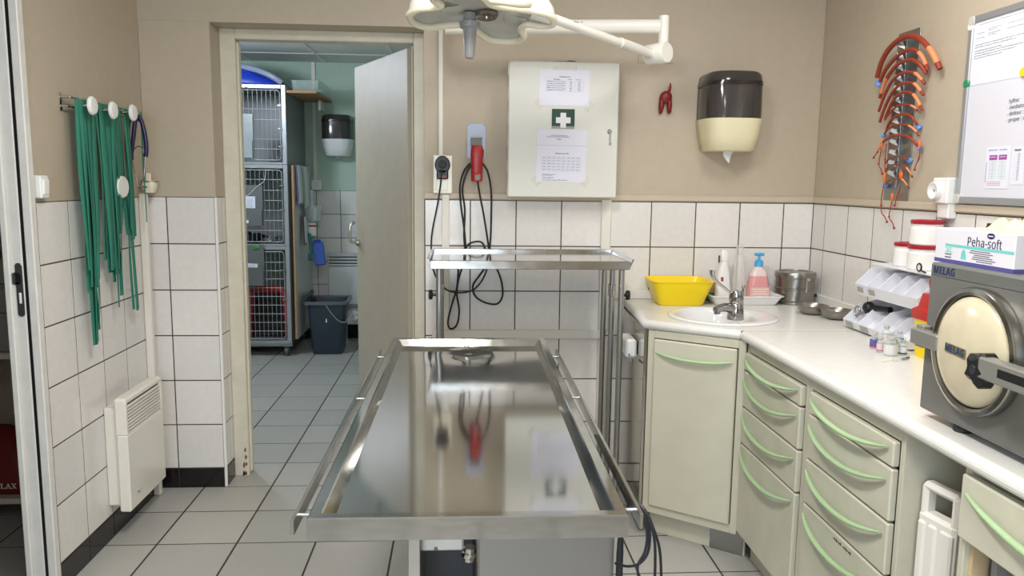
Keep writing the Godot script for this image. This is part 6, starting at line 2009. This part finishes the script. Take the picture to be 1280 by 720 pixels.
	# contents of the cages
	var crt := thing("carrier_crate", "red plastic animal carrier inside the bottom cage", "carrier", Vector3(-1.52, 0.1195, -6.4))
	var rd := M("carrier_red", rgb(170, 34, 34), 0.45)
	part(crt, "frame", join([[tube([Vector3(-0.16, 0.02, 0.12), Vector3(-0.13, 0.36, 0.12), Vector3(-0.09, 0.39, 0.12), Vector3(0.09, 0.39, 0.12), Vector3(0.13, 0.36, 0.12), Vector3(0.16, 0.02, 0.12)], 0.03, 8), Transform3D.IDENTITY]]), rd)
	part(crt, "shell", box(0.30, 0.36, 0.18, 0.01), M("carrier_dark", rgb(44, 36, 36), 0.5), Vector3(0, 0.18, -0.02))
	part(crt, "mesh_door", wire_grid(0.20, 0.28, 0.03, [0.15, 0.3, 0.45, 0.6, 0.75, 0.9], 0.003), M("black", Color.WHITE), Vector3(0, 0.17, 0.13))
	var bwl := lathe([Vector2(0, 0), Vector2(0.05, 0), Vector2(0.065, 0.05), Vector2(0.068, 0.05), Vector2(0.06, 0.045), Vector2(0.048, 0.006), Vector2(0, 0.005)], 20, 1, 1, 1.0)
	single("feeding_bowl", "steel feeding bowl in the middle cage beside a plastic bowl", "bowl", bwl, M("steel_bright", Color.WHITE), Vector3(-1.475, 0.8765, -6.2))
	single("plastic_bowl", "blue grey plastic bowl at the hinge side of the middle cage", "bowl", bwl, M("bowl_grey", rgb(110, 118, 128), 0.4), Vector3(-1.39, 0.8765, -6.33))
	var bed := thing("cage_blanket", "dark blanket on the floor of the middle cage", "blanket", Vector3(-1.66, 0.8765, -6.4))
	part(bed, "fold", join([[box(0.2, 0.05, 0.3, 0.02), moved(0, 0.025, 0)], [ball(0.07, 1.2, 0.7, 1.0, 12), moved(-0.06, 0.05, 0.05)], [ball(0.05, 1.2, 0.7, 1.0, 12), moved(0.06, 0.045, 0.08)]]), M("blanket", rgb(38, 38, 42), 0.9))
	# bag on top
	var bg := thing("blue_bag", "blue plastic sack on top of the animal cages", "bag", Vector3(-1.63, 2.0805, -6.32))
	var rings := []
	for e in [[0.29, 0.15, 0.0], [0.30, 0.16, 0.02], [0.25, 0.15, 0.06], [0.18, 0.12, 0.11], [0.10, 0.09, 0.145]]:
		rings.append(ring3(ring2(24, e[0], e[1], Vector2(-0.05 * e[2] / 0.1, 0)), e[2]))
	part(bg, "sack", loft(rings), M("bag_blue", Color.WHITE))
	part(bg, "film", tube(smooth([Vector3(-0.10, 0.15, 0.08), Vector3(0.0, 0.135, 0.1), Vector3(0.1, 0.11, 0.12), Vector3(0.2, 0.07, 0.13), Vector3(0.28, 0.02, 0.12)], 4), 0.014, 8, 1.6), M("film", rgb(150, 158, 180), 0.25))
	# shelf with clear box
	var sh := thing("wall_shelf", "brown board shelf beside the top cage", "shelf", Vector3(-1.19, 2.02, -6.48))
	part(sh, "board", box(0.225, 0.02, 0.73, 0.002), M("wood", Color.WHITE), Vector3(0, 0.01, 0))
	part(sh, "bracket", box(0.02, 0.08, 0.2, 0.002), M("white", Color.WHITE), Vector3(0.04, -0.04, -0.26))
	var cx := thing("clear_box", "clear plastic box with white paper on the brown shelf", "box", Vector3(-1.18, 2.0405, -6.5))
	part(cx, "shell", tub_mesh(0.2, 0.55, 0.21, 0.58, 0.085, 0.01), clear("clear_plastic", Color(0.85, 0.92, 0.9, 0.25), 0.08))
	part(cx, "paper", box(0.13, 0.012, 0.3, 0.003), M("paper", Color.WHITE), Vector3(0.02, 0.014, 0.05), Vector3(0, 0.2, 0.05))
	# white board leaning against the cages and the folders hung on it
	var bd := thing("leaning_board", "white board with wooden edge fixed to the side of the cages", "board", Vector3(-1.275, 0.14, -6.45))
	part(bd, "panel", box(0.018, 1.345, 0.64, 0.002), M("board", Color.WHITE), Vector3(0.004, 0.6725, 0.0))
	part(bd, "edge", box(0.018, 1.345, 0.014, 0.002), M("wood", Color.WHITE), Vector3(0.004, 0.6725, 0.327))
	var fold := func(label: String, y0: float, y1: float, x: float, z: float, w: float, m: Material, tilt: float) -> void:
		var t := thing("hanging_folder", label, "folder", Vector3(x, y0, z))
		part(t, "sleeve", box(0.008, y1 - y0, w, 0.002), m, Vector3(0, (y1 - y0) * 0.5, 0), Vector3(0, 0, tilt))
		part(t, "sheet", box(0.003, y1 - y0 - 0.02, w - 0.02, 0.001), M("paper", Color.WHITE), Vector3(0.009, (y1 - y0) * 0.5 + 0.006, 0), Vector3(0, 0, tilt))
	fold.call("folder with violet edge hanging on the white board", 1.18, 1.49, -1.245, -6.22, 0.14, M("folder_violet", rgb(120, 110, 150), 0.4), 0.05)
	fold.call("clear folder with green papers hanging on the white board", 1.15, 1.48, -1.225, -6.36, 0.12, M("folder_green", rgb(170, 196, 180), 0.3), 0.05)
	fold.call("clear folder hanging lower on the white board", 1.05, 1.30, -1.20, -6.46, 0.12, M("folder_clear", rgb(190, 190, 200), 0.2), 0.03)
	fold.call("brown red folder hanging low on the white board", 0.86, 1.09, -1.235, -6.34, 0.1, M("folder_brown", rgb(110, 80, 84), 0.5), 0.03)
	var wb := thing("wall_box", "clear wall pocket box on the white board", "box", Vector3(-1.19, 1.04, -6.5))
	part(wb, "shell", tub_mesh(0.09, 0.16, 0.11, 0.18, 0.13, 0.01), clear("clear_plastic", Color.WHITE))
	part(wb, "carton", box(0.06, 0.1, 0.08, 0.002), M("white", Color.WHITE), Vector3(0, 0.06, 0))
	var wbx := thing("medicine_carton", "small white carton with a red stripe below the wall pocket", "carton", Vector3(-1.19, 0.93, -6.45))
	part(wbx, "carton", box(0.055, 0.1, 0.05, 0.002), M("white", Color.WHITE), Vector3(0, 0.05, 0))
	part(wbx, "stripe", box(0.056, 0.016, 0.051, 0.001), M("red", Color.WHITE), Vector3(0, 0.078, 0))
	var tb := thing("hanging_brush", "teal plastic brush hanging on the white board", "brush", Vector3(-1.205, 0.75, -6.40))
	part(tb, "handle", tube(smooth([Vector3(0, 0, 0), Vector3(0.01, 0.06, 0.01), Vector3(0, 0.14, 0), Vector3(-0.005, 0.2, 0)], 4), 0.013, 8), M("teal", rgb(40, 130, 120), 0.45))
	part(tb, "head", box(0.03, 0.06, 0.05, 0.008), M("teal", Color.WHITE), Vector3(0.0, 0.01, 0.0))
	var bb := thing("blue_pouch", "blue and clear plastic pouch hanging above the bin", "pouch", Vector3(-1.12, 0.68, -6.38))
	part(bb, "pouch", box(0.085, 0.19, 0.03, 0.008), M("pouch_blue", rgb(60, 90, 170), 0.3), Vector3(-0.01, 0.11, 0), Vector3(0, 0, 0.1))
	part(bb, "cap", box(0.06, 0.03, 0.034, 0.006), M("pouch_dark", rgb(36, 56, 130), 0.3), Vector3(-0.025, 0.205, 0), Vector3(0, 0, 0.1))
	# bin
	var bn := thing("waste_bin", "dark blue grey plastic bin with folded back lid on the floor", "bin", Vector3(-1.055, 0.0005, -6.33), 0.05)
	part(bn, "body", loft([ring3(rrect(0.22, 0.26, 0.03), 0.0), ring3(rrect(0.235, 0.275, 0.03), 0.01), ring3(rrect(0.30, 0.335, 0.035), 0.42), ring3(rrect(0.285, 0.32, 0.035), 0.42), ring3(rrect(0.21, 0.25, 0.03), 0.02)], true, true, [0, 0, 1, 2]), M("bin_blue", Color.WHITE))
	part(bn, "rim", loft([ring3(rrect(0.34, 0.37, 0.03), 0.405), ring3(rrect(0.345, 0.375, 0.03), 0.43), ring3(rrect(0.30, 0.33, 0.03), 0.43), ring3(rrect(0.30, 0.33, 0.03), 0.41)], false, false, [0, 1, 2]), M("bin_rim", rgb(96, 100, 104), 0.4))
	part(bn, "bin_lid", box(0.035, 0.06, 0.32, 0.012), M("bin_blue", Color.WHITE), Vector3(-0.155, 0.455, 0), Vector3(0, 0, -0.5))
	part(bn, "bail", tube(smooth([Vector3(0.0, 0.405, 0.186), Vector3(0.05, 0.33, 0.19), Vector3(0.10, 0.28, 0.19), Vector3(0.15, 0.27, 0.185), Vector3(0.175, 0.32, 0.12)], 4), 0.004, 6), M("grey", Color.WHITE))
	part(bn, "tag", box(0.008, 0.03, 0.001, 0.0002), M("white", Color.WHITE), Vector3(0.0, 0.28, 0.176), Vector3(-0.15, 0, 0))
	var tbh := thing("toilet_brush", "slim grey brush pot standing behind the bin", "brush", Vector3(-0.99, 0.0005, -6.67))
	part(tbh, "pot", lathe([Vector2(0, 0), Vector2(0.045, 0), Vector2(0.045, 0.012), Vector2(0.032, 0.018), Vector2(0.036, 0.22), Vector2(0.0, 0.225)], 20), M("pot_grey", rgb(168, 168, 170), 0.4))
	part(tbh, "stem", join([bar(Vector3(0, 0.22, 0), Vector3(0, 0.36, 0), 0.01), [ball(0.035, 1, 0.8, 1, 14), moved(0, 0.28, 0)]]), M("pot_grey", Color.WHITE))
	# wall things
	dispenser("towel_dispenser", "white paper towel dispenser with smoked top on the green wall", Vector3(-1.028, 1.575, ZF + 0.0005), 1.02, M("white", Color.WHITE), true)
	single("cable_trunking", "white cable trunking running down the green back room wall", "trunking", box(0.03, 0.98, 0.014, 0.002), M("trunking", Color.WHITE), Vector3(-1.229, 1.86, ZF + 0.0075))
	for e in [[-1.222, 1.333, "white wall socket at the top edge of the back room tiles"], [-0.893, 0.205, "white wall socket low beside the back room heater"]]:
		var so := thing("wall_socket", e[2], "socket", Vector3(e[0], e[1], ZF + 0.0005 + (0.0 if e[1] > 1.0 else 0.003)))
		part(so, "case", box(0.085, 0.085, 0.03, 0.005), M("white", Color.WHITE), Vector3(0, 0, 0.016))
		schuko(so, Vector3(0, 0, 0.031))
	var sw := thing("light_switch", "small white switch on the back room tiles beside the door handle", "switch", Vector3(-0.856, 1.10, ZF + 0.002))
	part(sw, "case", box(0.07, 0.07, 0.012, 0.003), M("white", Color.WHITE), Vector3(0, 0, 0.007))
	part(sw, "rocker", box(0.03, 0.05, 0.006, 0.002), M("white_gloss", Color.WHITE), Vector3(0, 0, 0.014))
	var ht := thing("wall_heater", "white electric panel heater on the back room tiles", "heater", Vector3(-0.82, 0.31, ZF + 0.003))
	part(ht, "panel", box(0.62, 0.33, 0.075, 0.008), M("heater_white", rgb(214, 214, 214), 0.35), Vector3(0, 0.165, 0.04))
	part(ht, "grille_back", box(0.6, 0.11, 0.06, 0.002), M("dark_grey", Color.WHITE), Vector3(0, 0.385, 0.035))
	for k in 4:
		part(ht, "louvre", box(0.62, 0.012, 0.02, 0.003), M("heater_white", Color.WHITE), Vector3(0, 0.345 + k * 0.027, 0.07), Vector3(0.4, 0, 0))
	part(ht, "top_cap", box(0.62, 0.012, 0.075, 0.004), M("heater_white", Color.WHITE), Vector3(0, 0.44, 0.04))

# ---------------------------------------------------------------- dim store room seen through the left doorway
func make_side_room() -> void:
	var gm := M("paint", Color.WHITE)
	var fl := struct("floor_store_room", "grey floor tiles of the dim store room", "floor")
	part_bx(fl, "screed", Vector3(-3.2, -0.12, ZB), Vector3(-1.42, -0.0008, -0.9), M("floor_grout", Color.WHITE), 0.001)
	var on_floor := func(u: float, v: float) -> Vector3: return Vector3(u, -0.007, v)
	tiles(fl, steps(-3.2, -1.42, -1.1473, 0.2983), steps(ZB, -0.9, -3.205, 0.2983), on_floor, Vector3(-PI / 2, 0, 0), "floor", 4, 0.006, 17)
	var ws := struct("wall_store_room", "plain walls of the dim store room", "wall")
	part_bx(ws, "wall_slab", Vector3(-3.3, 0, ZB - 0.1), Vector3(-1.641, 2.6, ZB), gm, 0.001)
	part_bx(ws, "wall_slab", Vector3(-3.3, 0, ZB), Vector3(-3.2, 2.6, -0.9), gm, 0.001)
	part_bx(ws, "wall_slab", Vector3(-3.3, 0, -0.9), Vector3(-1.42, 2.6, -0.8), gm, 0.001)
	var wc := struct("ceiling_store_room", "plain ceiling of the dim store room", "ceiling")
	part_bx(wc, "slab", Vector3(-3.3, 2.5, ZB - 0.1), Vector3(-1.42, 2.6, -0.8), gm, 0.001)
	# shelving unit
	var su := thing("shelf_unit", "dark open shelving unit in the store room", "shelf", Vector3(-2.05, 0, -3.25))
	for x in [-0.5, 0.5]:
		part(su, "post", box(0.03, 2.0, 0.4, 0.002), M("shelf_dark", rgb(80, 76, 70), 0.6), Vector3(x, 1.0, 0))
	for y in [0.12, 0.70, 1.22, 1.75]:
		part(su, "board", box(1.0, 0.024, 0.4, 0.002), M("shelf_cream", rgb(206, 198, 180), 0.5), Vector3(0, y, 0))
	var sbm := M("store_box", rgb(150, 146, 138), 0.5)
	for e in [[0.7125, 0.15, "lower grey box"], [0.8635, 0.11, "middle grey box"], [0.9745, 0.1, "top grey box"]]:
		var b := thing("storage_box", e[2] + " in the stack on the store room shelf", "box", Vector3(-1.86, e[0], -3.2))
		part(b, "body", box(0.42, e[1] - 0.012, 0.26, 0.004), sbm, Vector3(0, (e[1] - 0.012) * 0.5, 0))
		part(b, "lid", box(0.43, 0.012, 0.27, 0.003), sbm, Vector3(0, e[1] - 0.006, 0))
	var bag := thing("sack", "dark red sack with pale letters on the bottom store room shelf", "sack", Vector3(-1.87, 0.1325, -3.19))
	part(bag, "sack", loft([ring3(rrect(0.34, 0.2, 0.05), 0.0), ring3(rrect(0.38, 0.24, 0.06), 0.03), ring3(rrect(0.37, 0.235, 0.05), 0.09), ring3(rrect(0.30, 0.2, 0.05), 0.16), ring3(rrect(0.2, 0.12, 0.04), 0.22), ring3(rrect(0.12, 0.05, 0.02), 0.25)]), M("sack_red", rgb(110, 24, 24), 0.6))
	part(bag, "lettering", text_mesh("LAX", 0.021, 0.001, true, "Droid Serif"), M("sack_print", rgb(230, 222, 214), 0.6), Vector3(0.103, 0.042, 0.1202))
